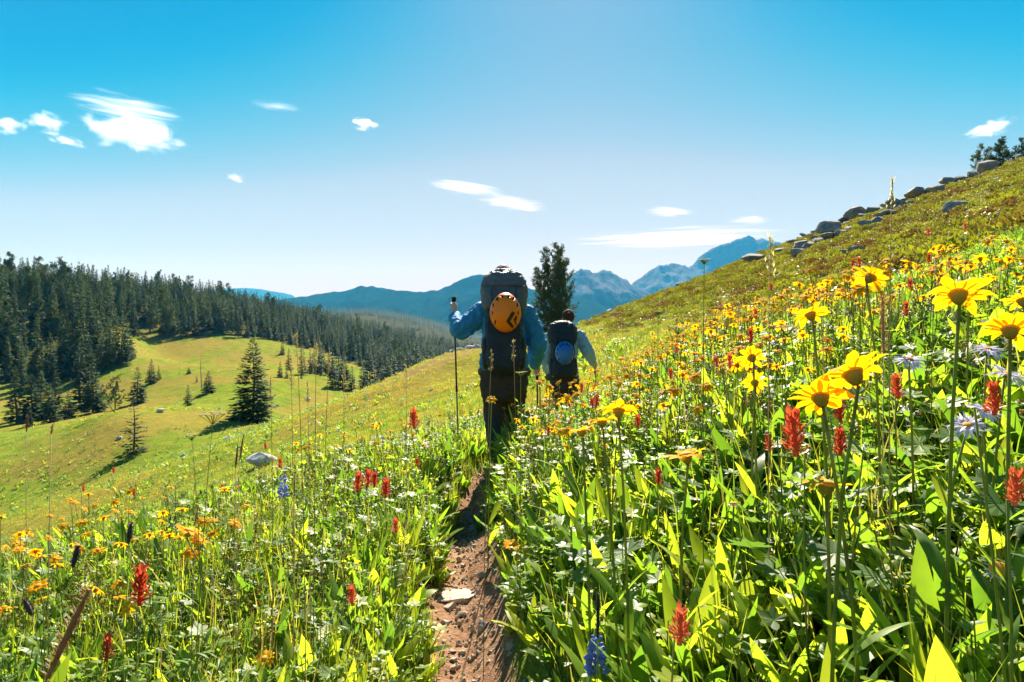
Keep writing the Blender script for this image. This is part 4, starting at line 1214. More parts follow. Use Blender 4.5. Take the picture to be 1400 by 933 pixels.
def bud_proto(seed, h):
    """thin branching stalks with rust-coloured seed cups"""
    rng = random.Random(seed); mb = MB()
    for s in range(3):
        a = rng.uniform(0, 6.28); l = rng.uniform(.05, .3); H = h * rng.uniform(.7, 1.1)
        e = np.array([math.cos(a) * l * H, math.sin(a) * l * H, H])
        mb.add(*tube([(0, 0, 0), e * (.3, .3, .5), e], .0014, 3, cap=False), 1)
        for k in range(rng.randint(6, 11)):
            t = rng.uniform(.6, 1); c = e * (t, t, t) + np.array([rng.uniform(-.035, .035), rng.uniform(-.035, .035), rng.uniform(-.01, .02)])
            mb.add(*tube([e * (t, t, t * .93), c], .001, 3, cap=False), 1)
            v, f = ellipsoid(c, (.0036, .0036, .0042), nu=6, nv=4); mb.add(v, f, 0)
    return mb.mesh('bud_kind', [M_rust, M_stem])

def petal_geo(L, W, droop, n=4, notch=True):
    V, Fc = [], []
    prof = [0.35, 0.80, 1.0, 0.86, 0.30] if n == 4 else [0.5, 1.0, 0.3]
    for i in range(n + 1):
        t = i / n
        w = W * .5 * prof[i]
        z = .10 * L * math.sin(t * 2.2) - droop * L * t * t
        V += [(-w, L * t, z + .12 * w), (0, L * t * 1.02, z), (w, L * t, z + .12 * w)]
    for i in range(n):
        a = 3 * i
        Fc += [(a, a + 1, a + 4, a + 3), (a + 1, a + 2, a + 5, a + 4)]
    return np.array(V), Fc

def daisy_head_mesh(seed, r=0.035, np_=12, simple=False):
    """whole small daisy head: petals, disc, cup"""
    rng = random.Random(seed); mb = MB()
    for i in range(np_):
        v, f = petal_geo(r * rng.uniform(.8, 1.1), r * .42, rng.uniform(0.0, .55), 2 if simple else 4)
        mb.add(turn(v, 0, rng.uniform(-.3, .3), 2 * math.pi * i / np_ + rng.uniform(-.15, .15), 1, (0, 0, .002)), f, 0)
    mb.add(*ellipsoid((0, 0, .004), (r * .27, r * .27, r * .14), nu=8 if simple else 12, nv=4 if simple else 6), 1)
    mb.add(*revolve([(.002, -r * .34), (r * .13, -r * .28), (r * .22, -r * .08), (r * .23, .0)], 7 if simple else 10), 2)
    return mb.mesh('daisy_head', [M_yellow, M_centre, M_sepal])

def brush_mesh(seed, h=0.075, simple=False):
    """paintbrush spike: overlapping ragged bracts"""
    rng = random.Random(seed); mb = MB()
    n = 16 if simple else 66
    for i in range(n):
        t = i / n; z = h * t * .82
        r = (.016 * (1 - .45 * t) + .002)
        L = h * .25 * rng.uniform(.65, 1.25)
        v, f = leaf_geo(L, L * .46, rng.uniform(-.5, .6), .5, 2 if simple else 3, .62)
        mb.add(turn(v, -(.95 - .6 * t) * rng.uniform(.5, 1.35), 0, i * 2.4, 1, (r * .4 * math.cos(i * 2.4 + 1.57), r * .4 * math.sin(i * 2.4 + 1.57), z)), f)
    mb.add(*tube([(0, 0, -.005), (0, 0, h * .8)], [.006, .004], 5))
    return mb.mesh('flower_spike', [M_red])

# ---- uncountable growth
G_NEAR = [grass_proto(1, 16, .27, .06, .0046), grass_proto(2, 13, .33, .07, .0055, .12), grass_proto(3, 18, .21, .06, .004, .05), grass_proto(4, 10, .38, .05, .006, .15)]
G_MID = [grass_proto(11, 20, .25, .16, .009, .15), grass_proto(12, 18, .30, .18, .010, .22), grass_proto(13, 22, .19, .16, .009, .1)]
G_FAR = [grass_proto(21, 26, .19, .42, .022, .2), grass_proto(22, 22, .22, .42, .024, .45), grass_proto(23, 26, .13, .42, .024, .12)]
U_NEAR = [broad_proto(1, 9, .20, .044, M_leaf, .7), broad_proto(2, 8, .25, .052, M_leaf, .6), broad_proto(3, 10, .15, .042, M_leaf, 1.0),
          forb_proto(4, 5, .22, .042, .020, M_leaf), forb_proto(5, 6, .16, .034, .018, M_leaf), forb_proto(6, 4, .26, .055, .016, M_leafgrey),
          palm_proto(7, 6, .20, .045, M_leaf), palm_proto(8, 5, .15, .055, M_leafgrey), bud_proto(9, .34), forb_proto(10, 5, .20, .036, .014, M_leaf, .02)]
U_MID = [broad_proto(31, 10, .22, .045, M_leaf, .8), forb_proto(32, 5, .20, .07, .036, M_leaf, .04), forb_proto(33, 5, .16, .06, .032, M_leafgrey, .04), bud_proto(34, .36)]

def polar(n, r0, r1, rng, half=0.92):
    th = rng.uniform(-half, half, n); r = np.sqrt(rng.uniform(r0 * r0, r1 * r1, n))
    return r * np.sin(th), r * np.cos(th)

def off_trail(x, y, m=0.15):
    s = x - xpath(y)
    m = np.where(y > 4.3, m * .62, m * 1.22)
    return np.abs(s + 0.02 * np.sin(y * 5)) > m + 0.03 * np.sin(y * 7.3) + 0.02 * np.sin(y * 17)

def trim(x, y):
    """shorter growth on the open slope and where the trail is walked most"""
    s = x - xpath(y)
    up = np.interp(s, [1.9, 3.0], [1.0, .5])
    wk = np.where((y > 3.6) & (y < 12) & (s > -.2), np.where((s < .5) & (y < 5.7), 1.15, np.interp(s, [.9, 1.8], [.62, 1.0])), 1.0)
    dn = np.where((y > 4.5) | (s < -2.6), np.interp(s, [-2.4, -1.2], [.55, 1.0]), 1.0)
    return up * wk * dn

def sow(name, protos, batches, seed, label, cat, weights=None):
    rng = np.random.default_rng(seed)
    P, Rt, S, I = [], [], [], []
    for (n, r0, r1, s0, s1, margin, fn) in batches:
        x, y = polar(n, r0, r1, rng)
        ok = off_trail(x, y, margin)
        if fn is not None: ok &= rng.uniform(0, 1, n) < fn(x, y)
        x, y = x[ok], y[ok]; m = len(x)
        z = height(x, y)
        # growth is lower right beside the trodden trail
        s_ = np.abs(x - xpath(y)); low = np.clip(.55 + s_ / 1.1, .55, 1) * trim(x, y)
        sc = rng.uniform(s0, s1, m) * low
        P.append(np.c_[x, y, z]); Rt.append(np.c_[rng.normal(0, .13, m), rng.normal(0, .13, m), rng.uniform(0, 6.28, m)])
        S.append(np.repeat(sc[:, None], 3, 1) * np.c_[np.ones(m), np.ones(m), rng.uniform(.8, 1.2, m)])
        I.append(rng.choice(len(protos), m, p=weights))
    return instancer(name, protos, np.concatenate(P), np.concatenate(Rt), np.concatenate(S), np.concatenate(I), label, cat)

left = lambda x, y: np.where(x - xpath(y) < 0, 1.0, .55)
patchy = lambda x, y: np.clip(.65 + 1.1 * fbm(x * .5, y * .5, octaves=3, seed=61), .12, 1)
sow('grass', G_NEAR, [(4200, .7, 4.5, .7, 1.1, .15, left), (6800, 4.5, 9, .75, 1.1, .17, left)], 1, 'green grass tufts thick among the flowers beside the trail', 'grass', [.3, .25, .3, .15])
sow('undergrowth', U_NEAR, [(5600, .7, 4.5, .7, 1.2, .14, None), (7600, 4.5, 9, .8, 1.3, .16, lambda x, y: np.interp(x - xpath(y), [-3, -1.2], [.35, 1.0]))], 2, 'tangle of small leafy herbs covering the ground beside the trail', 'herbs', [.19, .14, .18, .13, .12, .05, .08, .02, .03, .06])
nohill = lambda x, y: np.where((x - xpath(y) > 6) & (y > 12), .25, 1.0)
sow('grass', G_MID, [(16000, 8.5, 22, .7, 1.2, .2, nohill)], 3, 'yellow-green meadow grass on the open slope below the trail', 'grass', [.4, .25, .35])
sow('undergrowth', U_MID, [(9000, 8.5, 22, .7, 1.2, .2, lambda x, y: patchy(x, y) * np.interp(x - xpath(y), [-3, 0], [.4, 1.0]))], 4, 'leafy herbs mixed through the meadow slope', 'herbs', [.3, .3, .2, .2])
tufts = lambda x, y: np.where(x - xpath(y) < 3, np.clip(.12 + 1.8 * fbm(x * .13, y * .13, octaves=4, seed=63), 0, 1), 0.0)
sow('undergrowth', U_MID[:3], [(24000, 18, 80, 1.0, 2.6, .2, tufts)], 14, 'patches of darker herbs in the far meadow', 'herbs', [.4, .35, .25])
valleyish = lambda x, y: np.where(x - xpath(y) > 5, .12, 1.0) * (height(x, y, False) > -30)
sow('grass', G_FAR, [(15000, 20, 48, .7, 1.2, .2, valleyish), (12000, 45, 85, .8, 1.3, .2, valleyish), (14000, 85, 230, 1.6, 3.4, .2, lambda x, y: valleyish(x, y) * (x < 0) * (1 - np.clip(forest_mask(x, y) * 2, 0, 1)))], 5, 'dry short grass over the far meadow', 'grass', [.4, .3, .3])

def heath_proto(seed, n=260, r=.32, h=.22, l=.055):
    rng = np.random.default_rng(seed); V = []; Fc = []; k = 0
    for i in range(n):
        a = rng.uniform(0, 6.28); b = rng.uniform(.0, 1.5); q = rng.uniform(.6, 1.0)
        c = np.array([r * q * math.cos(a) * math.cos(b), r * q * math.sin(a) * math.cos(b), h * q * math.sin(b)])
        d = c / np.linalg.norm(c) * .5 + rng.normal(0, .5, 3) + np.array([0, 0, .4]); d /= np.linalg.norm(d)
        w = np.cross(d, rng.normal(0, 1, 3)); w /= np.linalg.norm(w) + 1e-6
        ln = l * rng.uniform(.6, 1.3)
        V += [c, c + d * ln * .5 + w * ln * .3, c + d * ln, c + d * ln * .5 - w * ln * .3]; Fc.append((k, k + 1, k + 2, k + 3)); k += 4
    return make_mesh('heath_kind', V, Fc, [M_heath])
HEATH = [heath_proto(1), heath_proto(2, 300, .42, .2, .06), heath_proto(3, 200, .24, .26, .05)]
hillside = lambda x, y: np.where((x - xpath(y) > 2.5) & (y < 68), np.clip(.45 + 1.6 * fbm(x * .16, y * .16, octaves=3, seed=71), .22, 1), 0.0) * np.clip((x - xpath(y) - 2.5) / 5, 0, 1)
def sow_heath():
    rng = np.random.default_rng(8)
    n = 34000
    th = rng.uniform(0.02, .95, n); r = np.sqrt(rng.uniform(11 ** 2, 92 ** 2, n))
    x, y = r * np.sin(th), r * np.cos(th)
    ok = (rng.uniform(0, 1, n) < hillside(x, y)) & (y < 66)
    for (rx_, ry_, rr_) in ROCK_SPOTS: ok &= np.hypot(x - rx_, y - ry_) > rr_
    x, y = x[ok], y[ok]; m = len(x)
    sc = rng.uniform(.7, 1.7, m)
    instancer('heath', HEATH, np.c_[x, y, height(x, y) - .03], np.c_[np.zeros((m, 2)), rng.uniform(0, 6.28, m)], np.c_[sc, sc, sc * rng.uniform(.6, 1.1, m)], rng.integers(0, 3, m),
              'low yellow-green heath bushes matting the rising slope', 'heath')
# ------------------------------------------------------------------ rocks
M_rock = solid_mat('lichen_rock', [(0.10, 0.098, 0.095), (0.19, 0.18, 0.17), (0.32, 0.30, 0.27)], rough=0.9, scale=3.5, bump=0.8, bscale=9, detail=8)
M_palerock = solid_mat('pale_rock', [(0.36, 0.33, 0.30), (0.48, 0.45, 0.41), (0.58, 0.55, 0.50)], rough=0.9, scale=4, bump=0.7, bscale=12, detail=8)
M_slab = solid_mat('trail_stone', [(0.36, 0.27, 0.20), (0.46, 0.36, 0.28), (0.52, 0.43, 0.35)], rough=0.9, scale=6, bump=0.5, bscale=20, detail=8)
def rock_mesh(seed, mat, flat=0.6, cuts=15):
    rng = np.random.default_rng(seed)
    bm = bmesh.new(); bmesh.ops.create_icosphere(bm, subdivisions=3, radius=1)
    v = np.array([q.co[:] for q in bm.verts])
    for c in range(cuts):
        n = rng.normal(0, 1, 3); n /= np.linalg.norm(n); d = rng.uniform(.42, .8)
        k = v @ n - d; v = v - np.outer(np.maximum(k, 0) * .92, n)
    v += v / np.linalg.norm(v, axis=1)[:, None] * (0.06 * fbm(v[:, 0] * 2.5 + seed, v[:, 1] * 2.5, v[:, 2] * 2.5, 3, seed))[:, None]
    v[:, 2] *= flat
    for q, c in zip(bm.verts, v): q.co = c
    me = bpy.data.meshes.new('rock'); bm.to_mesh(me); bm.free(); me.materials.append(mat)
    return me
ROCKS = [rock_mesh(i, M_rock, [.55, .7, .45, .8, .6][i % 5]) for i in range(8)]
PALES = [rock_mesh(20 + i, M_palerock, [.55, .45, .6][i % 3]) for i in range(4)]

_scan = np.exp(np.linspace(math.log(.6), math.log(140), 900))
def ray_hit(px, py, H=0.0):
    """distance at which a thing H tall standing on the ground shows its top at this bearing"""
    x = (px - 700) / F * _scan; z = (440 - py) / F * _scan
    g = height(x, _scan) + H
    k = np.nonzero(z < g)[0]
    return float(_scan[k[0]]) if len(k) else None
ROCK_SPOTS = []
def put_rock(i, px, py, w, mats, label, group=None, sink=.25, name='boulder', d=None, asp=1.0):
    on_slope = True
    if d is None:
        d = ray_hit(px, py)
        on_slope = d is not None and d < 52
        if d is None:                                        # on the skyline
            zz = np.linspace(30, 64, 120); e = height((px - 700) / F * zz, zz) / zz; d = float(zz[int(np.argmax(e))])
    x = (px - 700) / F * d; r = w * d / F / 2 * (1.6 if group and 'rib' in group and on_slope else 1.15)
    ROCK_SPOTS.append((x, d, r * 1.2 + .25)); ROCK_SPOTS.append((x, d - r * 1.2, r + .2))
    me = mats[i % len(mats)]
    fl = me.dimensions.z if hasattr(me, 'dimensions') else 1
    o = mesh_obj(name, me, None, (x, d, gz(x, d) + r * (.45 - sink)), (random.Random(i).uniform(-.25, .25), random.Random(i + 9).uniform(-.35, .1), i * 1.7), (r * 1.08, r * .9, r * .95 * asp))
    tag(o, label, 'rock', group)
    return o
rib = [(1026, 360, 22), (1094, 346, 22), (1113, 332, 13), (1137, 321, 26), (1128, 304, 11), (1113, 311, 13), (1170, 288, 36), (1155, 303, 26), (1143, 311, 20), (1186, 314, 17), (1207, 300, 19),
       (1228, 290, 22), (1213, 284, 18), (1283, 266, 19), (1350, 231, 34), (1314, 232, 20), (1297, 243, 30), (1257, 258, 28), (1237, 268, 15), (1394, 208, 15), (1174, 350, 18), (1157, 351, 14), (1143, 347, 12),
       (1100, 325, 16), (1085, 334, 14), (1120, 338, 16), (1108, 342, 18), (1148, 328, 16), (1164, 318, 14), (1132, 332, 20), (1200, 306, 14), (1218, 296, 16), (1245, 274, 20), (1090, 352, 16), (1180, 300, 18), (1125, 318, 18), (1192, 283, 20), (1270, 262, 16), (1330, 224, 20), (1070, 348, 14), (1190, 318, 12)]
for i, (px, py, w) in enumerate(rib):
    put_rock(i, px, py, w, ROCKS, 'dark lichen-grey boulder in the rocky rib up the slope', 'boulders of the rocky rib', .02)
put_rock(3, 1310, 288, 34, ROCKS, 'broad flat-topped grey boulder alone amid green heath on the slope')
put_rock(5, 929, 376, 16, ROCKS, 'dark pointed boulder on the crest of the slope by the bare brown patch')
put_rock(2, 831, 447, 14, ROCKS, 'dark squarish boulder on the grass just uphill of the second hiker')
put_rock(1, 839, 474, 17, PALES, 'pale low boulder on the grass beside the second hiker')
put_rock(0, 745, 506, 34, PALES, 'pale rounded boulder beside the trail between the two hikers', d=12.5)
put_rock(2, 358, 636, 34, PALES, 'pale square-edged boulder lying in the flower meadow below the trail', sink=.14, asp=1.0)
hs = [(821, 453, 8), (884, 474, 12), (934, 444, 10), (835, 407, 13), (860, 402, 10), (892, 399, 8), (888, 417, 9), (862, 413, 9), (947, 406, 7), (1010, 386, 8), (924, 389, 11), (806, 442, 10), (970, 370, 10), (998, 364, 13), (1363, 336, 18), (1364, 247, 12), (1246, 281, 20), (1100, 372, 10), (1060, 385, 8), (1240, 345, 10)]
for i, (px, py, w) in enumerate(hs):
    put_rock(i, px, py, w, PALES if i % 3 == 0 else ROCKS, 'small stone half sunk in the grass of the rising slope', 'stones sunk in the rising slope', name='stone')
for i, (px, py, w) in enumerate([(219, 564, 14), (163, 601, 12), (314, 602, 13), (251, 626, 14), (59, 575, 9), (300, 560, 7), (420, 548, 8), (590, 535, 8)]):
    put_rock(i, px, py, w, PALES, 'whitish stone lying in the grass of the lower meadow', 'whitish stones in the lower meadow', name='stone')
for i, (px, py, w) in enumerate([(640, 472, 14), (652, 466, 16), (628, 477, 11), (618, 482, 10), (660, 470, 12)]):
    put_rock(i, px, py, w, PALES, 'pale rock on top of the bare knoll beside the first hiker', 'pale rocks on the knoll')
sl = put_rock(7, 632, 812, 112, [rock_mesh(91, M_slab, .20, 22)], 'flat pinkish stone slab set across the dirt trail', None, .49, 'stone_slab')
put_rock(1, 645, 727, 15, [rock_mesh(92, M_slab, .7)], 'fist-sized stone on the trail at the edge of the hiker shadow', None, .15, 'stone')
_rng = np.random.default_rng(3)
_y = _rng.uniform(1.6, 6.5, 2600); _x = xpath(_y) + _rng.normal(0, .09, 2600)
_s = np.exp(_rng.normal(-5.25, .62, 2600))
instancer('gravel', [rock_mesh(95 + i, M_slab, .7) for i in range(3)], np.c_[_x, _y, height(_x, _y) + _s * .2], _rng.uniform(0, 6.28, (2600, 3)), np.repeat(_s[:, None], 3, 1), _rng.integers(0, 3, 2600), 'loose crumbs of stone and soil on the dirt trail', 'gravel')

sow_heath()

# ------------------------------------------------------------------ flowers that can be told apart
def stem_curve(L, lean, n=5):
    return [np.array([lean[0] * t * t, lean[1] * t * t, L * t]) for t in np.linspace(0, 1, n)]
LEAFS = []
for i in range(6):
    rg = random.Random(i + 70)
    v, f = leaf_geo(.2, .034, rg.uniform(.3, 1.0), .3, 7, rg.uniform(.4, .52), rg.uniform(-.5, .5))
    LEAFS.append(make_mesh('leaf', v, f, [M_leaf], smooth=True))
def bent_petal(i):
    r_ = random.Random(500 + i)
    v, f = petal_geo(1.0, r_.uniform(.34, .47), (-.05, .12, .30, .55)[i % 4])
    t = v[:, 1:2]
    v[:, 2:3] += r_.uniform(-.2, .2) * v[:, 0:1] * t * 2 + r_.uniform(-.05, .04) * np.sin(t * 5 + r_.uniform(0, 3))     # twist and waviness
    v[:, 0:1] += r_.uniform(-.10, .10) * t * t
    v[-3:-1, 1] -= r_.uniform(0, .10); v[-1, 1] -= r_.uniform(0, .12)                                                     # nicked tip
    return make_mesh('petal', v, f, [M_yellow], smooth=True)
PETALS = [bent_petal(i) for i in range(16)]
DISC = MB().add(*ellipsoid((0, 0, .06), (.30, .30, .15), nu=18, nv=10)).mesh('disc', [M_centre], True)
CUP = MB().add(*revolve([(.05, -.34), (.14, -.30), (.22, -.16), (.26, -.02), (.24, .04)], 14)).mesh('flower_cup', [M_sepal], True)
def head_pose(nrm):
    return Vector(nrm).normalized().to_track_quat('Z', 'Y').to_euler()

def hero_daisy(px, py, d, wpx, label, nrm=(0.1, .55, .8), npet=13, seed=0, droop=None, group=None, leaves=3, gap=0.0):
    rg = random.Random(seed)
    h = at(px, py, d)
    bx, by = h.x + rg.uniform(-.03, .09), h.y + rg.uniform(0, .05)
    g = gz(bx, by)
    e = empty('yellow_daisy', (bx, by, g)); L = h.z - g
    r = wpx * d / F / 2
    lean = (h.x - bx, h.y - by)
    nv = Vector(nrm).normalized()
    tip = Vector((lean[0], lean[1], L))
    pts = stem_curve(L, lean); pts[-1] = np.array(tip - nv * r * .38)
    mesh_obj('stem', MB().add(*tube(pts, np.linspace(.0034, .0024, 5), 7)).mesh('stem', [M_stem], True), e)
    hd = mesh_obj('flower_cup', CUP, e, tip, head_pose(nrm), r)
    mesh_obj('disc', DISC, hd)
    for i in range(npet):
        if rg.random() < gap: continue
        a = 2 * math.pi * i / npet + rg.uniform(-.12, .12)
        pm = PETALS[rg.choice((0, 0, 1, 1, 2)) + 4 * rg.randrange(4)]
        mesh_obj('petal', pm, hd, (-.2 * math.sin(a), .2 * math.cos(a), .02 + .02 * rg.random()), (rg.uniform(-.12, .1), rg.uniform(-.25, .25), a), (rg.uniform(.8, 1.05), .80 * rg.uniform(.78, 1.12), 1))
    for i in range(leaves):
        t = .12 + .4 * i / max(1, leaves); p = pts[0] * (1 - t) + pts[-1] * t
        s = rg.uniform(.7, 1.1) * (1.1 - .8 * t)
        mesh_obj('leaf', LEAFS[rg.randrange(6)], e, tuple(p), (-rg.uniform(.25, .7), 0, rg.uniform(0, 6.28)), s)
    tag(e, label, 'flower', group)
    return e

HERO = [
 (1166, 512, .95, 98, 'largest yellow daisy, wide open, overlapping a second head just below it', (-.1, .62, .78), 13, 1),
 (1122, 545, .98, 82, 'yellow daisy tucked against the largest daisy, its petals drooping', (.1, .7, .7), 13, 2),
 (1310, 404, 1.0, 84, 'tall yellow daisy with long bare bent stem reaching the hillside line', (.25, .55, .8), 12, 3),
 (1381, 452, 1.02, 78, 'yellow daisy seen from below with a big green cup beside lilac asters', (.3, .45, .85), 12, 4),
 (1190, 380, 1.5, 52, 'tall yellow daisy turned sideways high over the flower bank', (.7, .3, .65), 11, 5),
 (1108, 431, 1.5, 52, 'yellow daisy on a leaning stem beside pale dried flower stalks', (-.1, .5, .85), 12, 6),
 (1131, 664, 1.1, 76, 'low flat-topped yellow daisy with few petals left over broad green leaves', (.15, .10, 1), 9, 7),
 (938, 624, 1.35, 62, 'yellow daisy seen edge-on with petals held flat on a slanting stem', (-.2, .1, 1), 11, 8),
 (846, 562, 1.45, 58, 'yellow daisy uppermost of a cluster of three over the trail bank', (.1, .45, .85), 12, 9),
 (823, 577, 1.5, 48, 'yellow daisy in the middle of a cluster of three over the trail bank', (-.1, .3, .9), 12, 10),
 (795, 590, 1.45, 46, 'half-closed yellow daisy lowest of a cluster of three over the trail bank', (-.2, .2, .95), 10, 11),
 (1028, 490, 1.75, 42, 'upright yellow daisy facing forward above another of its size', (0, .85, .5), 11, 12),
 (1032, 524, 1.85, 38, 'yellow daisy directly under an upright forward-facing one', (.1, .8, .55), 11, 13),
 (672, 547, 3.2, 19, 'small yellow daisy standing out against the dark trousers of the first hiker', (0, -.5, .8), 11, 14),
 (258, 727, 2.6, 44, 'ragged yellow daisy with drooping petals beside a tall bare stalk below the trail', (.3, .2, .9), 12, 15),
 (272, 741, 2.6, 30, 'small flat yellow daisy just under a ragged one below the trail', (.2, 0, 1), 10, 16),
 (52, 802, 2.4, 30, 'round golden daisy with a domed centre near dark seed spikes', (0, -.35, .9), 14, 17),
 (362, 901, 2.2, 30, 'golden daisy low in the grass near broad dark leaves', (.1, -.4, .9), 12, 18),
 (700, 746, 2.7, 28, 'low golden daisy on the leafy bank right beside the dirt trail', (.1, -.3, .95), 12, 19),
 (1398, 412, 1.3, 50, 'yellow daisy close above the cupped daisy by the lilac asters', (.2, .5, .8), 12, 20),
]
for (px, py, d, w, lab, nrm, n_, sd) in HERO:
    hero_daisy(px, py, d, w, lab, nrm, n_, sd, gap=.3 if n_ == 9 else 0)

HEADS = [daisy_head_mesh(i, .035, 10 + i % 4) for i in range(6)]
STEMS = [MB().add(*tube(stem_curve(1.0, (.06 * math.sin(i * 2), .05 * math.cos(i))), [.0042, .0038, .0034, .003, .0028], 5)).mesh('stem', [M_stem], True) for i in range(4)]
def mid_daisy(x, y, H, r, rg, label, group):
    e = empty('yellow_daisy', (x, y, gz(x, y)), rg.uniform(0, 6.28))
    i = rg.randrange(4)
    mesh_obj('stem', STEMS[i], e, None, None, (.6, .6, H))
    mesh_obj('flower_head', HEADS[rg.randrange(6)], e, (.6 * .06 * math.sin(i * 2), .6 * .05 * math.cos(i), H + .004), (rg.uniform(-.7, .7), rg.uniform(-.7, .7), 0), r / .035)
    mesh_obj('leaf', LEAFS[rg.randrange(6)], e, (0, 0, .03), (-rg.uniform(.3, .8), 0, rg.uniform(0, 6.28)), .8)
    tag(e, label, 'flower', group)
rg = random.Random(17)
spots = []
while len(spots) < 245:
    k = rg.random()
    if k < .76:   px, d = rg.uniform(900, 1420), rg.uniform(2.4, 6.5); kind = 0
    elif k < .87: px, d = rg.uniform(690, 880), rg.uniform(3.6, 9.0); kind = 1
    elif k < .92: px, d = rg.uniform(400, 640), rg.uniform(3.6, 9.0); kind = 2
    else:         px, d = rg.uniform(-20, 330), rg.uniform(2.4, 5.0); kind = 2
    x = (px - 700) / F * d
    if abs(x - float(xpath(d))) < .3: continue
    if kind == 0 and x - float(xpath(d)) > 3.0: continue
    if kind == 1 and d < 7 and x < float(xpath(d)) + .45: continue
    if kind == 0 and float(fbm(np.array([x * .7]), np.array([d * .7]), octaves=2, seed=81)[0]) < rg.uniform(-.45, .2): continue
    spots.append((x, d, kind))
LB = ['small yellow daisy in the drift of daisies on the uphill bank', 'small yellow daisy in the patch beside the second hiker', 'small yellow daisy dotted in the meadow on the downhill side of the trail']
GB = ['drift of yellow daisies on the uphill bank', 'yellow daisies beside the second hiker', 'yellow daisies downhill of the trail']
for x, y, k in spots:
    mid_daisy(x, y, (.34 if k == 2 else .40) * rg.uniform(.75, 1.25) * max(.7, float(trim(np.array([x]), np.array([y]))[0])), .029 * rg.uniform(.8, 1.25), rg, LB[k], GB[k])
# the many smaller daisies beyond
FARHEAD = []
for i in range(4):
    mb = MB(); mb.add(*tube([(0, 0, 0), (.02, .01, .22), (.0, .0, .40)], .0017, 3, cap=False), 3)
    hm = daisy_head_mesh(30 + i, .03, 8, True)
    v = np.array([q.co[:] for q in hm.vertices]); f = [tuple(p.vertices) for p in hm.polygons]; mi = [p.material_index for p in hm.polygons]
    v = turn(v, .5 * math.sin(i), .5 * math.cos(i * 2), 0, 1, (0, 0, .405)); n0 = mb.n
    mb.v.append(v); mb.f += [tuple(a + n0 for a in q) for q in f]; mb.m += mi; mb.n += len(v)
    FARHEAD.append(mb.mesh('daisy_kind', [M_yellow, M_centre, M_sepal, M_stem]))
def fl_density(x, y):
    s = x - xpath(y)
    up = np.where(s > .3, np.interp(s, [1.6, 2.4, 3.4], [.55, .45, 0]) * np.clip((12 - y) / 3, 0, 1), np.where(s < -.4, .07 * np.clip(1.2 + s / 9, 0, 1), 0))
    return up * np.clip(.5 + 1.3 * fbm(x * .45, y * .45, octaves=3, seed=91), .03, 1)
sow('wildflowers', FARHEAD, [(4200, 2.6, 8, .8, 1.15, .3, fl_density), (7500, 8, 20, .85, 1.2, .3, fl_density)], 21, 'sea of little yellow daisies fading up the meadow', 'wildflowers')

# paintbrush
SPIKES = [brush_mesh(i, .08) for i in range(5)]
def paintbrush(px, py, hpx, H, label, group=None, seed=0, d=None, pale=None):
    rg = random.Random(seed)
    if d is None: d = ray_hit(px, py, H)
    if d is None: d = 1.5
    p = at(px, py, d); g = gz(p.x, p.y)
    sp = hpx * d / F
    L = max(.12, p.z - g - sp * .5)
    e = empty('red_paintbrush', (p.x, p.y, g), rg.uniform(0, 6.28))
    e.rotation_euler = (rg.uniform(-.08, .08), rg.uniform(-.08, .08), rg.uniform(0, 6.28))
    mesh_obj('stem', STEMS[rg.randrange(4)], e, None, None, (.02, .02, L) if False else (.55, .55, L))
    i = 0
    mesh_obj('flower_spike', SPIKES[rg.randrange(5)], e, (0.01, 0.01, L - .006), None, sp / .08)
    for k in range(5):
        t = .25 + .13 * k
        mesh_obj('leaf', LEAFS[rg.randrange(6)], e, (0, 0, L * t), (-rg.uniform(.3, .8), 0, k * 2.4), .30 * rg.uniform(.8, 1.2))
    tag(e, label, 'flower', group)
PB = [(188, 797, 52, .42, 'tall narrow red paintbrush with a dark speckled tip in the lower meadow'), (138, 886, 36, .30, 'short flared red paintbrush with a pink lower bract beside a brown grass plume'),
 (484, 808, 28, .30, 'pinkish flared paintbrush low beside the dirt trail'), (541, 715, 20, .28, 'small red paintbrush alone in the grass by the trail edge'),
 (572, 570, 28, .55, 'tall slim red paintbrush standing above the grass by the hiker pole'), (905, 841, 52, .42, 'broad orange-red paintbrush low beside the blue lupin'),
 (1376, 659, 50, .55, 'ragged scarlet paintbrush under the lilac asters'), (1397, 540, 48, .62, 'dense upright red paintbrush standing right beside the lilac asters'), (1112, 586, 66, .55, 'tallest red paintbrush, long and cylindrical, under the largest daisy'),
 (1235, 524, 34, .5, 'round red paintbrush under a white-rayed aster'), (1162, 600, 38, .45, 'red paintbrush half hidden behind the largest daisy stem'), (1177, 553, 34, .48, 'dark red paintbrush just under the largest daisy petals'),
 (380, 632, 14, .32, 'tiny bright red paintbrush near the pale boulder'), (893, 646, 22, .35, 'small pink-red paintbrush bud over broad leaves'), (1072, 582, 28, .45, 'bright red paintbrush stacked above another in the lush bank'), (1074, 604, 26, .42, 'bright red paintbrush directly under its twin in the lush bank')]
for i, (px, py, h, H, lab) in enumerate(PB): paintbrush(px, py, h, H, lab, None, i)
for i, (px, py, h) in enumerate([(482, 656, 27), (497, 650, 24), (507, 654, 22), (528, 667, 26), (521, 660, 20)]):
    paintbrush(px, py, h, .38, 'red paintbrush in the tight little cluster beside the trail', 'cluster of red paintbrushes beside the trail', 30 + i)
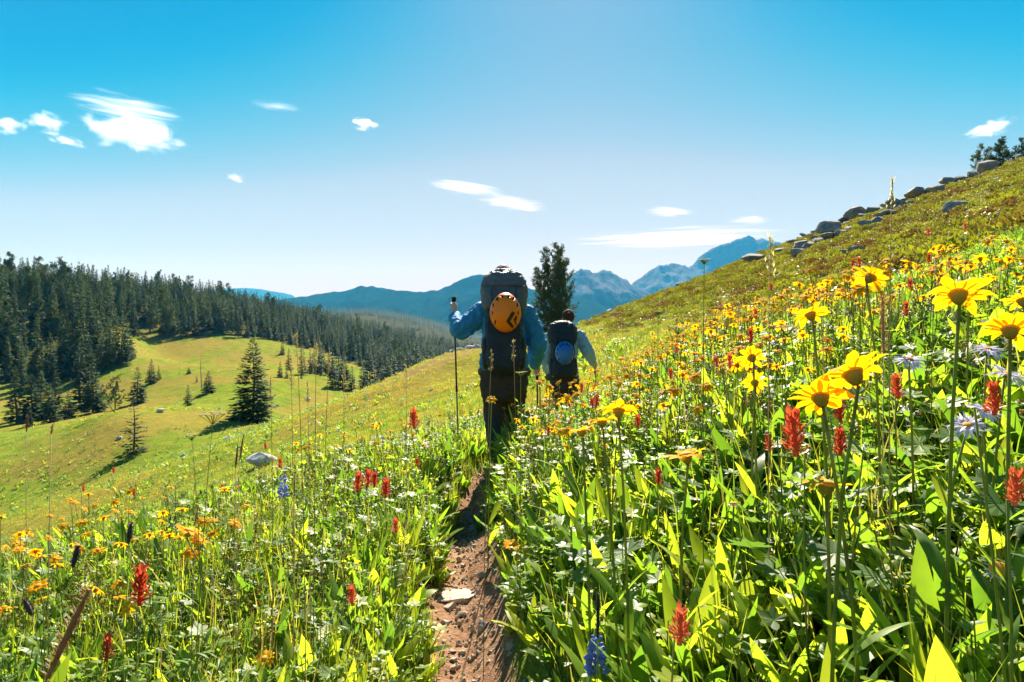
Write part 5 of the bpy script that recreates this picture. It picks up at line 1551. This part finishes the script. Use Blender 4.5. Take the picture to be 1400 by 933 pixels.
for i in range(27):
    if i < 16: px, d = rg.uniform(820, 1400), rg.uniform(2.2, 5.0)
    elif i < 22: px, d = rg.uniform(700, 820), rg.uniform(2.8, 5.5)
    else: px, d = rg.uniform(60, 600), rg.uniform(3, 6)
    x = (px - 700) / F * d
    if abs(x - float(xpath(d))) < .3: x += .5
    zt = gz(x, d) + rg.uniform(.3, .5)
    paintbrush(700 + x / d * F, 440 - zt / d * F, .055 / d * F, .4, 'small red paintbrush scattered among the daisies uphill of the trail' if i < 16 else ('small red paintbrush on the bank between the trail and the daisies' if i < 22 else 'small red paintbrush dotted in the meadow grass downhill of the trail'), ['red paintbrushes among the uphill daisies', 'red paintbrushes on the trail bank', 'red paintbrushes downhill'][0 if i < 16 else 1 if i < 22 else 2], 60 + i, d=d)

# lilac asters
def aster_meshes(seed, n=38):
    rg = random.Random(seed); mb = MB()
    for i in range(n):
        v, f = petal_geo(rg.uniform(.8, 1.05), .17, rg.uniform(-.1, .5), 2)
        mb.add(turn(v, rg.uniform(-.25, .35), rg.uniform(-.6, .6), 2 * math.pi * i / n + rg.uniform(-.1, .1), 1, (0, 0, .02)), f)
    return mb.mesh('rays', [M_lilac])
RAYS = [aster_meshes(i) for i in range(4)]
ADISC = MB().add(*ellipsoid((0, 0, .05), (.30, .30, .16), nu=14, nv=8)).mesh('disc', [M_centre], True)
ABIG = MB().add(*ellipsoid((0, 0, .16), (.62, .62, .46), nu=24, nv=14)).mesh('disc', [M_centre], True)
def aster(px, py, d, wpx, label, nrm, seed, bald=False):
    rg = random.Random(seed)
    h = at(px, py, d); bx, by = h.x + rg.uniform(-.03, .05), h.y + rg.uniform(0, .06); g = gz(bx, by)
    e = empty('lilac_aster', (bx, by, g)); r = wpx * d / F / 2; tip = Vector((h.x - bx, h.y - by, h.z - g))
    pts = stem_curve(tip.z, (tip.x, tip.y)); pts[-1] = np.array(tip - Vector(nrm).normalized() * r * .25)
    mesh_obj('stem', MB().add(*tube(pts, np.linspace(.003, .002, 5), 6)).mesh('stem', [M_stem], True), e)
    hd = mesh_obj('flower_cup', CUP, e, tip, head_pose(nrm), (r * .8, r * .8, r * .6))
    mesh_obj('disc', ABIG if bald else ADISC, hd)
    mesh_obj('rays', RAYS[seed % 4], hd, (0, 0, -.1 if bald else 0), None, (.95, .95, 1) if bald else 1.2)
    for i in range(3):
        t = .15 + .2 * i; p = pts[0] * (1 - t) + pts[-1] * t
        mesh_obj('leaf', LEAFS[rg.randrange(6)], e, tuple(p), (-rg.uniform(.3, .8), 0, rg.uniform(0, 6.28)), .5)
    tag(e, label, 'flower')
for i, (px, py, d, w, lab, nrm, bald) in enumerate([
    (1243, 492, 1.4, 46, 'pale lilac aster with a fringe of thin rays above a round red paintbrush', (-.1, -.4, 1), False),
    (1322, 582, 1.25, 54, 'shaggy lilac aster lowest of the group beside the bent daisy stem', (-.3, -.4, .9), False), (1346, 562, 1.25, 48, 'shaggy lilac aster overlapping the lowest aster of its group', (.3, -.4, .9), False),
    (1376, 512, 1.3, 54, 'lilac aster partly hidden behind daisy stems under the cupped daisy', (.2, -.4, 1), False), (1350, 478, 1.4, 48, 'lilac aster right under the petals of the cupped daisy', (0, -.35, 1), False),
    (1326, 384, 1.9, 22, 'small violet aster closed against the heath slope above the daisies', (0, .3, 1), False),
    (1366, 780, 1.05, 52, 'old aster with a swollen golden centre and withered white rays', (-.1, -.35, .9), True),
    (1003, 690, 1.6, 22, 'spent brownish aster head with hardly any rays in the lush bank', (0, .2, 1), True), (843, 597, 1.8, 16, 'tiny violet aster bud under the daisy cluster', (0, .2, 1), False)]):
    aster(px, py, d, w, lab, nrm, i, bald)

# lupins, seed spikes, grass plumes, dry stalks
def lupin(px, py, d, hpx, label, seed):
    rg = random.Random(seed); p = at(px, py, d); g = gz(p.x, p.y); L = p.z - g; sp = hpx * d / F
    e = empty('blue_lupin', (p.x, p.y, g))
    mesh_obj('stem', STEMS[0], e, None, None, (.5, .5, L))
    mb = MB()
    for i in range(40):
        t = i / 40; a = i * 2.4 + rg.uniform(-.3, .3); z = L - sp * .55 + sp * .9 * (i // 5) / 8 + rg.uniform(-.004, .004); r = .019 * (1 - .6 * t) * rg.uniform(.8, 1.15)
        v, f = ellipsoid((0, 0, 0), (.0042, .0095, .0058), nu=7, nv=5); mb.add(turn(v, .5, 0, a, (1.1 - .5 * t) * rg.uniform(.75, 1.15), (math.cos(a + 1.57) * r, math.sin(a + 1.57) * r, z)), f)
    mesh_obj('flower_spike', mb.mesh('flower_spike', [M_blue], True), e)
    for k in range(3):
        v, f = palmate_geo(.05, 7, seed + k, .75)
        mesh_obj('leaf', make_mesh('leaf', turn(v, -.3, 0, 0), f, [M_leafgrey]), e, (.03 * math.cos(k * 2.1), .03 * math.sin(k * 2.1), L * (.25 + .15 * k)), (.2, .2, k * 2.1))
    tag(e, label, 'flower')
lupin(815, 886, 1.35, 52, 'blue lupin with a dark seed tip low beside the broad orange-red paintbrush', 1)
lupin(387, 660, 2.9, 34, 'small dusky blue lupin spike near the pale boulder', 2)
def spike(name, px, py, d, hpx, wpx, mat, label, lean=0.0, group=None, stemmat=None, seed=0, plume=False):
    rg = random.Random(seed); top = at(px, py, d); ln = hpx * d / F; wd = wpx * d / F
    dirv = Vector((math.sin(lean), .05, math.cos(lean))).normalized()
    foot = top - dirv * ln
    gx = foot.x - math.sin(lean) * .12; g = gz(gx, top.y)
    e = empty(name, (gx, top.y, g))
    B_ = np.array([gx, top.y, g]); f0 = np.array(foot) - B_; t0 = np.array(top) - B_
    mesh_obj('stem', MB().add(*tube([(0, 0, 0), f0 * (.25, .25, .5), f0], [.0016, .0013, .0011], 5)).mesh('stem', [stemmat or M_straw], True), e)
    mb = MB()
    n = 12
    prof = [wd * .5 * math.sin(math.pi * (.08 + .86 * i / n)) ** .6 for i in range(n + 1)]
    mb.add(*tube([f0 + (t0 - f0) * (i / n) for i in range(n + 1)], np.array(prof) * (.5 if plume else .6), 7))
    for i in range(int(110 if plume else 90)):
        t = rg.random(); c = f0 + (t0 - f0) * t; r = np.interp(t * n, range(n + 1), prof); a = rg.uniform(0, 6.28)
        v, fc = leaf_geo(max(.007, ln * .08), wd * .22, .2, .3, 2); mb.add(turn(v, -rg.uniform(.3, .9), 0, a, 1, c + np.array([math.cos(a + 1.57) * r * .6, math.sin(a + 1.57) * r * .6, 0])), fc)
    mesh_obj('seed_head', mb.mesh('seed_head', [mat]), e)
    tag(e, label, 'wild grass' if plume or mat in (M_straw, M_seedbrown) else 'flower', group)
spike('grass_plume', 122, 806, 1.35, 130, 17, M_seedbrown, 'thick brown grass plume leaning across the near meadow', .42, plume=True, seed=1)
spike('seed_spike', 179, 716, 2.3, 26, 11, M_darkseed, 'black oval seed head standing over the grass, upper of two', .1, stemmat=M_stem, seed=2)
spike('seed_spike', 107, 746, 2.2, 30, 12, M_darkseed, 'black leaning seed head over the grass, lower of two', .22, stemmat=M_stem, seed=3)
spike('seed_spike', 33, 820, 2.0, 24, 12, M_darkseed, 'dull grey seed head nodding by the round golden daisy', -.5, stemmat=M_stem, seed=4)
spike('grass_spike', 1206, 406, 1.5, 82, 8, M_seedbrown, 'long straight dark-brown cattail-like grass spike among the daisies', .0, plume=True, seed=5)
spike('grass_spike', 818, 812, 1.3, 60, 8, M_darkseed, 'dark withered spike standing right behind the blue lupin', .02, stemmat=M_stem, seed=6)
for i, (px, py, h) in enumerate([(38, 568, 45), (72, 580, 28), (333, 595, 70), (325, 610, 60), (271, 690, 50), (403, 650, 60)]):
    spike('grass_spike', px, py, rg.uniform(1.9, 2.7), h * .5, 3.6, M_seedbrown, 'thin brown grass spike rising from the meadow downhill of the trail', rg.uniform(-.05, .15), 'brown grass spikes downhill of the trail', seed=10 + i)

def dry_stalk(px, py, d, spread, label, seed, mat, kind, group=None, lean=0.0):
    """tall thin stalk with a loose head of pale husks or florets"""
    rg = random.Random(seed); top = at(px, py, d); gx = top.x - lean * .3; gy = top.y; g = gz(gx, gy)
    e = empty('dry_stalk' if kind != 'umbel' else 'white_umbel', (gx, gy, g)); L = top.z - g; tp = np.array([top.x - gx, 0, L])
    stem = [np.array([tp[0] * t * t, .01 * math.sin(t * 3), L * t]) for t in np.linspace(0, 1, 6)]
    mesh_obj('stem', MB().add(*tube(stem, np.linspace(.0016, .0008, 6), 5)).mesh('stem', [M_stem if kind == 'umbel' else M_straw], True), e)
    mb = MB(); sp = spread * d / F
    if kind == 'umbel':
        for i in range(14):
            a = i * 2.4; r = sp * .5 * math.sqrt((i + .5) / 14); c = tp + np.array([math.cos(a) * r, math.sin(a) * r, sp * .22 * rg.uniform(.5, 1)])
            mb.add(*tube([tp - (0, 0, sp * .25), c], .0007, 3, cap=False), 1)
            for q in range(7):
                v, f = ellipsoid(c + np.array([rg.uniform(-1, 1), rg.uniform(-1, 1), rg.uniform(0, .5)]) * sp * .07, (sp * .03,) * 3, nu=5, nv=3); mb.add(v, f, 0)
    else:
        for i in range(26):
            t = rg.random(); c = tp - np.array([0, 0, sp * 2.6 * t]) + np.array([rg.uniform(-1, 1) * sp * .30 * (.3 + t), rg.uniform(-1, 1) * sp * .3 * (.3 + t), 0])
            q0 = tp - np.array([0, 0, sp * 2.6 * min(1, t + .12)])
            mb.add(*tube([q0, c], .0006, 3, cap=False), 1)
            v, f = leaf_geo(sp * .34, sp * .13, .3, .4, 2); mb.add(turn(v, rg.uniform(-.9, .3), 0, rg.uniform(0, 6.28), 1, c), f, 0)
    mesh_obj('seed_head', mb.mesh('seed_head', [mat, M_stem if kind == 'umbel' else M_straw]), e)
    tag(e, label, 'wild flower' if kind == 'umbel' else 'wild grass', group)
dry_stalk(1220, 244, 1.25, 16, 'very tall thin stalk with a small white seed head against the sky', 1, M_cream, 'dry')
dry_stalk(1053, 322, 1.5, 22, 'tall dried stalk with pale ragged husks against the blue summit', 2, M_cream, 'dry')
dry_stalk(963, 358, 1.6, 16, 'tall thin stalk with a small flat umbel against the jagged mountain', 3, M_cream, 'umbel')
dry_stalk(927, 452, 1.9, 24, 'pale fluffy umbel on a dark stalk among the daisies', 4, M_cream, 'umbel')
dry_stalk(900, 428, 2.0, 12, 'slim umbel stalk beside the pale fluffy umbel', 5, M_cream, 'umbel')
dry_stalk(291, 572, 1.9, 34, 'tall branched umbel with a frothy cream top below the trail', 6, M_cream, 'umbel', lean=.18)
dry_stalk(262, 598, 1.95, 18, 'short side umbel with a cream top next to the frothy one', 7, M_cream, 'umbel', lean=-.1)
dry_stalk(712, 512, 2.2, 16, 'cream-flowered stalk standing out against the first hiker trousers', 8, M_cream, 'umbel')
dry_stalk(1075, 452, 1.9, 30, 'cloud of pale pinkish dried florets beside the leaning daisy', 9, M_cream, 'umbel')
for i, (px, py, d) in enumerate([(405, 458, 1.9), (432, 470, 2.0), (450, 478, 2.1), (398, 500, 2.0), (370, 515, 2.2), (470, 500, 2.3), (702, 466, 2.4), (672, 480, 2.3), (1010, 410, 2.2), (1120, 395, 1.9), (985, 395, 2.1), (420, 520, 2.2), (555, 500, 2.6), (1280, 350, 1.8)]):
    dry_stalk(px, py, d, rg.uniform(9, 13), 'thin tall straw-coloured grass stalk with a wispy seed head', 40 + i, M_straw, 'dry', 'tall wispy grass stalks', lean=rg.uniform(-.15, .15))

# broad-leaved plants along the bank, leaf by leaf
BLEAF = []
for i in range(8):
    r2 = random.Random(i + 200)
    v, f = leaf_geo(.24, .046, r2.uniform(.3, 1.1), .32, 8, r2.uniform(.40, .55), r2.uniform(-.5, .5))
    BLEAF.append(make_mesh('leaf', v, f, [M_leaf], smooth=True))
PLEAF = [make_mesh('leaf', *palmate_geo(.05, 7, i, .4), [M_leafgrey]) for i in range(3)]
kinds = {0: ('broadleaf_plant', 'clump of long upright lance-shaped leaves', 'lance-leaved clumps in the uphill bank'),
         1: ('broadleaf_plant', 'clump of broad green leaves in the downhill meadow', 'broad-leaved clumps downhill of the trail'),
         2: ('lobed_leaf_plant', 'low plant with grey-green lobed leaves in the uphill bank', 'lobed-leaved plants in the uphill bank')}
cnt = 0
r3 = random.Random(5)
while cnt < 250:
    u = r3.random()
    if u < .62: k, px, d = 0, r3.uniform(690, 1420), r3.uniform(1.25, 3.6)
    elif u < .86: k, px, d = 1, r3.uniform(-20, 600), r3.uniform(1.9, 4.2)
    else: k, px, d = 2, r3.uniform(720, 1400), r3.uniform(1.3, 2.6)
    x = (px - 700) / F * d
    s = x - float(xpath(d))
    if abs(s) < .32: continue
    cnt += 1
    e = empty(kinds[k][0], (x, d, gz(x, d)), r3.uniform(0, 6.28)); 
    spot = '' if k == 2 else (' close beside the dirt trail' if abs(s) < .65 else (' under the big daisies of the uphill bank' if k == 0 and px > 1050 else (' amid small flowers on the uphill bank' if k == 0 else ' among the grass')))
    tag(e, kinds[k][1] + spot, 'plant', kinds[k][2] + spot)
    sc = r3.uniform(.75, 1.25) * (1.0 if k != 1 else .85) * min(1, .6 + abs(s))
    for i in range(r3.randint(6, 9)):
        if k == 2:
            a = i * 2.4; l = r3.uniform(.03, .12); hh = r3.uniform(.10, .20) * sc
            mesh_obj('leaf', PLEAF[r3.randrange(3)], e, (math.cos(a) * l, math.sin(a) * l, hh), (r3.uniform(-.5, .5), r3.uniform(-.5, .5), a - 1.57), r3.uniform(.8, 1.3))
        else:
            mesh_obj('leaf', BLEAF[r3.randrange(8)], e, (r3.uniform(-.02, .02), r3.uniform(-.02, .02), -.01), (-r3.uniform(.08, .75), 0, i * 2.4 + r3.uniform(-.4, .4)), sc * r3.uniform(.65, 1.15))
# ------------------------------------------------------------------ air and clouds
def build_haze():
    x0, x1, y0, y1, z0, z1 = -10500, 10500, -9000, 9500, -150, 760
    V = [(x, y, z) for z in (z0, z1) for y in (y0, y1) for x in (x0, x1)]
    Fc = [(0, 2, 3, 1), (4, 5, 7, 6), (0, 1, 5, 4), (2, 6, 7, 3), (0, 4, 6, 2), (1, 3, 7, 5)]
    m, nt, N, L, out = nodes_of('mountain_air')
    v = N.new('ShaderNodeVolumePrincipled')
    v.inputs['Color'].default_value = (0.06, 0.50, 1.0, 1)      # short waves scatter most
    v.inputs['Density'].default_value = 1.4e-4
    v.inputs['Absorption Color'].default_value = (1, 1, 1, 1)
    v.inputs['Anisotropy'].default_value = 0.0
    L.new(v.outputs[0], out.inputs['Volume'])
    o = mesh_obj('haze', make_mesh('haze', V, Fc, [m]))
    tag(o, 'thin blue summer haze filling the valley air', 'haze', kind='stuff')
build_haze()

def cloud_material(name, dens, nscale, stretch, soft, thr):
    m, nt, N, L, out = nodes_of(name)
    tc = N.new('ShaderNodeTexCoord'); P = tc.outputs['Object']
    oi = N.new('ShaderNodeObjectInfo')
    mp = N.new('ShaderNodeMapping'); L.new(P, mp.inputs[0]); mp.inputs['Scale'].default_value = stretch
    cv = N.new('ShaderNodeCombineXYZ'); ml = N.new('ShaderNodeMath'); ml.operation = 'MULTIPLY'; L.new(oi.outputs['Random'], ml.inputs[0]); ml.inputs[1].default_value = 50.0
    for q in range(3): L.new(ml.outputs[0], cv.inputs[q])
    L.new(cv.outputs[0], mp.inputs['Location'])
    nz = noise_tex(N, L, nscale, 6, 0.62, mp.outputs[0], 0.5)
    ln = N.new('ShaderNodeVectorMath'); ln.operation = 'LENGTH'; L.new(P, ln.inputs[0])
    def mth(op, a, b):
        n = N.new('ShaderNodeMath'); n.operation = op
        for i, v in ((0, a), (1, b)):
            if isinstance(v, (int, float)): n.inputs[i].default_value = v
            else: L.new(v, n.inputs[i])
        return n.outputs[0]
    fall = mth('SUBTRACT', 1.0, ln.outputs['Value'])
    d = mth('ADD', mth('MULTIPLY', fall, soft), mth('MULTIPLY', mth('SUBTRACT', nz, 0.5), 5.0))
    d = mth('MULTIPLY', mth('SUBTRACT', d, thr), 1.1)
    cl = N.new('ShaderNodeClamp'); L.new(d, cl.inputs[0])
    edge = N.new('ShaderNodeClamp'); L.new(mth('MULTIPLY', fall, 6.0), edge.inputs[0])
    v = N.new('ShaderNodeVolumePrincipled'); v.inputs['Color'].default_value = (1, 1, 1, 1); v.inputs['Anisotropy'].default_value = 0.5
    L.new(mth('MULTIPLY', mth('MULTIPLY', cl.outputs[0], edge.outputs[0]), dens), v.inputs['Density'])
    L.new(v.outputs[0], out.inputs['Volume'])
    return m
M_cumulus = cloud_material('cumulus_vapour', 0.005, 1.7, (1.3, 1, .8), 1.5, 0.55)
M_cirrus = cloud_material('cirrus_vapour', 0.0020, 1.8, (0.7, 1, 3.2), 1.3, 0.5)
_bm = bmesh.new(); bmesh.ops.create_icosphere(_bm, subdivisions=3, radius=1)
CL = []
for _m in (M_cumulus, M_cirrus):
    _me = bpy.data.meshes.new('cloud'); _bm.to_mesh(_me); _me.materials.append(_m); CL.append(_me)
_bm.free()
def cloud(px, py, w, h, d, kind, tilt, label):
    p = at(px, py, d)
    rx, rz = w * d / F * .5, h * d / F * .5
    o = mesh_obj('cloud', CL[kind], None, p, (0, R(tilt), 0), (rx, max(180.0, min(rx * .6, 420.0)), rz))
    tag(o, label, 'cloud')
for a in [(62, 167, 62, 34, 6000, 0, 0, 'small puffy oval cloud next to the big ragged cloud'), (8, 172, 60, 30, 6000, 0, 8, 'small cloud puff at the end of the row of puffs'),
          (91, 193, 60, 18, 6000, 0, 14, 'thin slanting cloud scrap under the puffy oval cloud'), (180, 180, 170, 62, 6200, 0, 7, 'big bright ragged white cloud, the largest of all'),
          (172, 148, 170, 40, 7000, 1, 9, 'feathery wisps streaming above the biggest cloud'), (498, 170, 44, 18, 6500, 0, 6, 'small isolated white cloud fleck in the open sky'),
          (376, 145, 80, 12, 6800, 1, 5, 'faint thin streak of cloud in the open sky'), (323, 244, 26, 12, 7000, 0, 0, 'tiny lone cloud dot above the wooded spur'),
          (1355, 175, 86, 26, 7000, 0, -12, 'narrow bright cloud over the small skyline pines'), (636, 257, 120, 20, 9900, 1, 8, 'thin slanting cloud streak above the hiker, upper of two'),
          (700, 278, 110, 20, 9900, 1, 7, 'thin slanting cloud streak above the hiker, lower of two'), (915, 290, 80, 15, 9900, 1, 2, 'short flat cloud streak over the low cloud bank'),
          (1025, 301, 70, 14, 9900, 1, 1, 'short flat cloud streak above the jagged summit'), (930, 325, 330, 34, 10800, 1, -2, 'long low white cloud bank behind the jagged summit')]:
    cloud(*a)
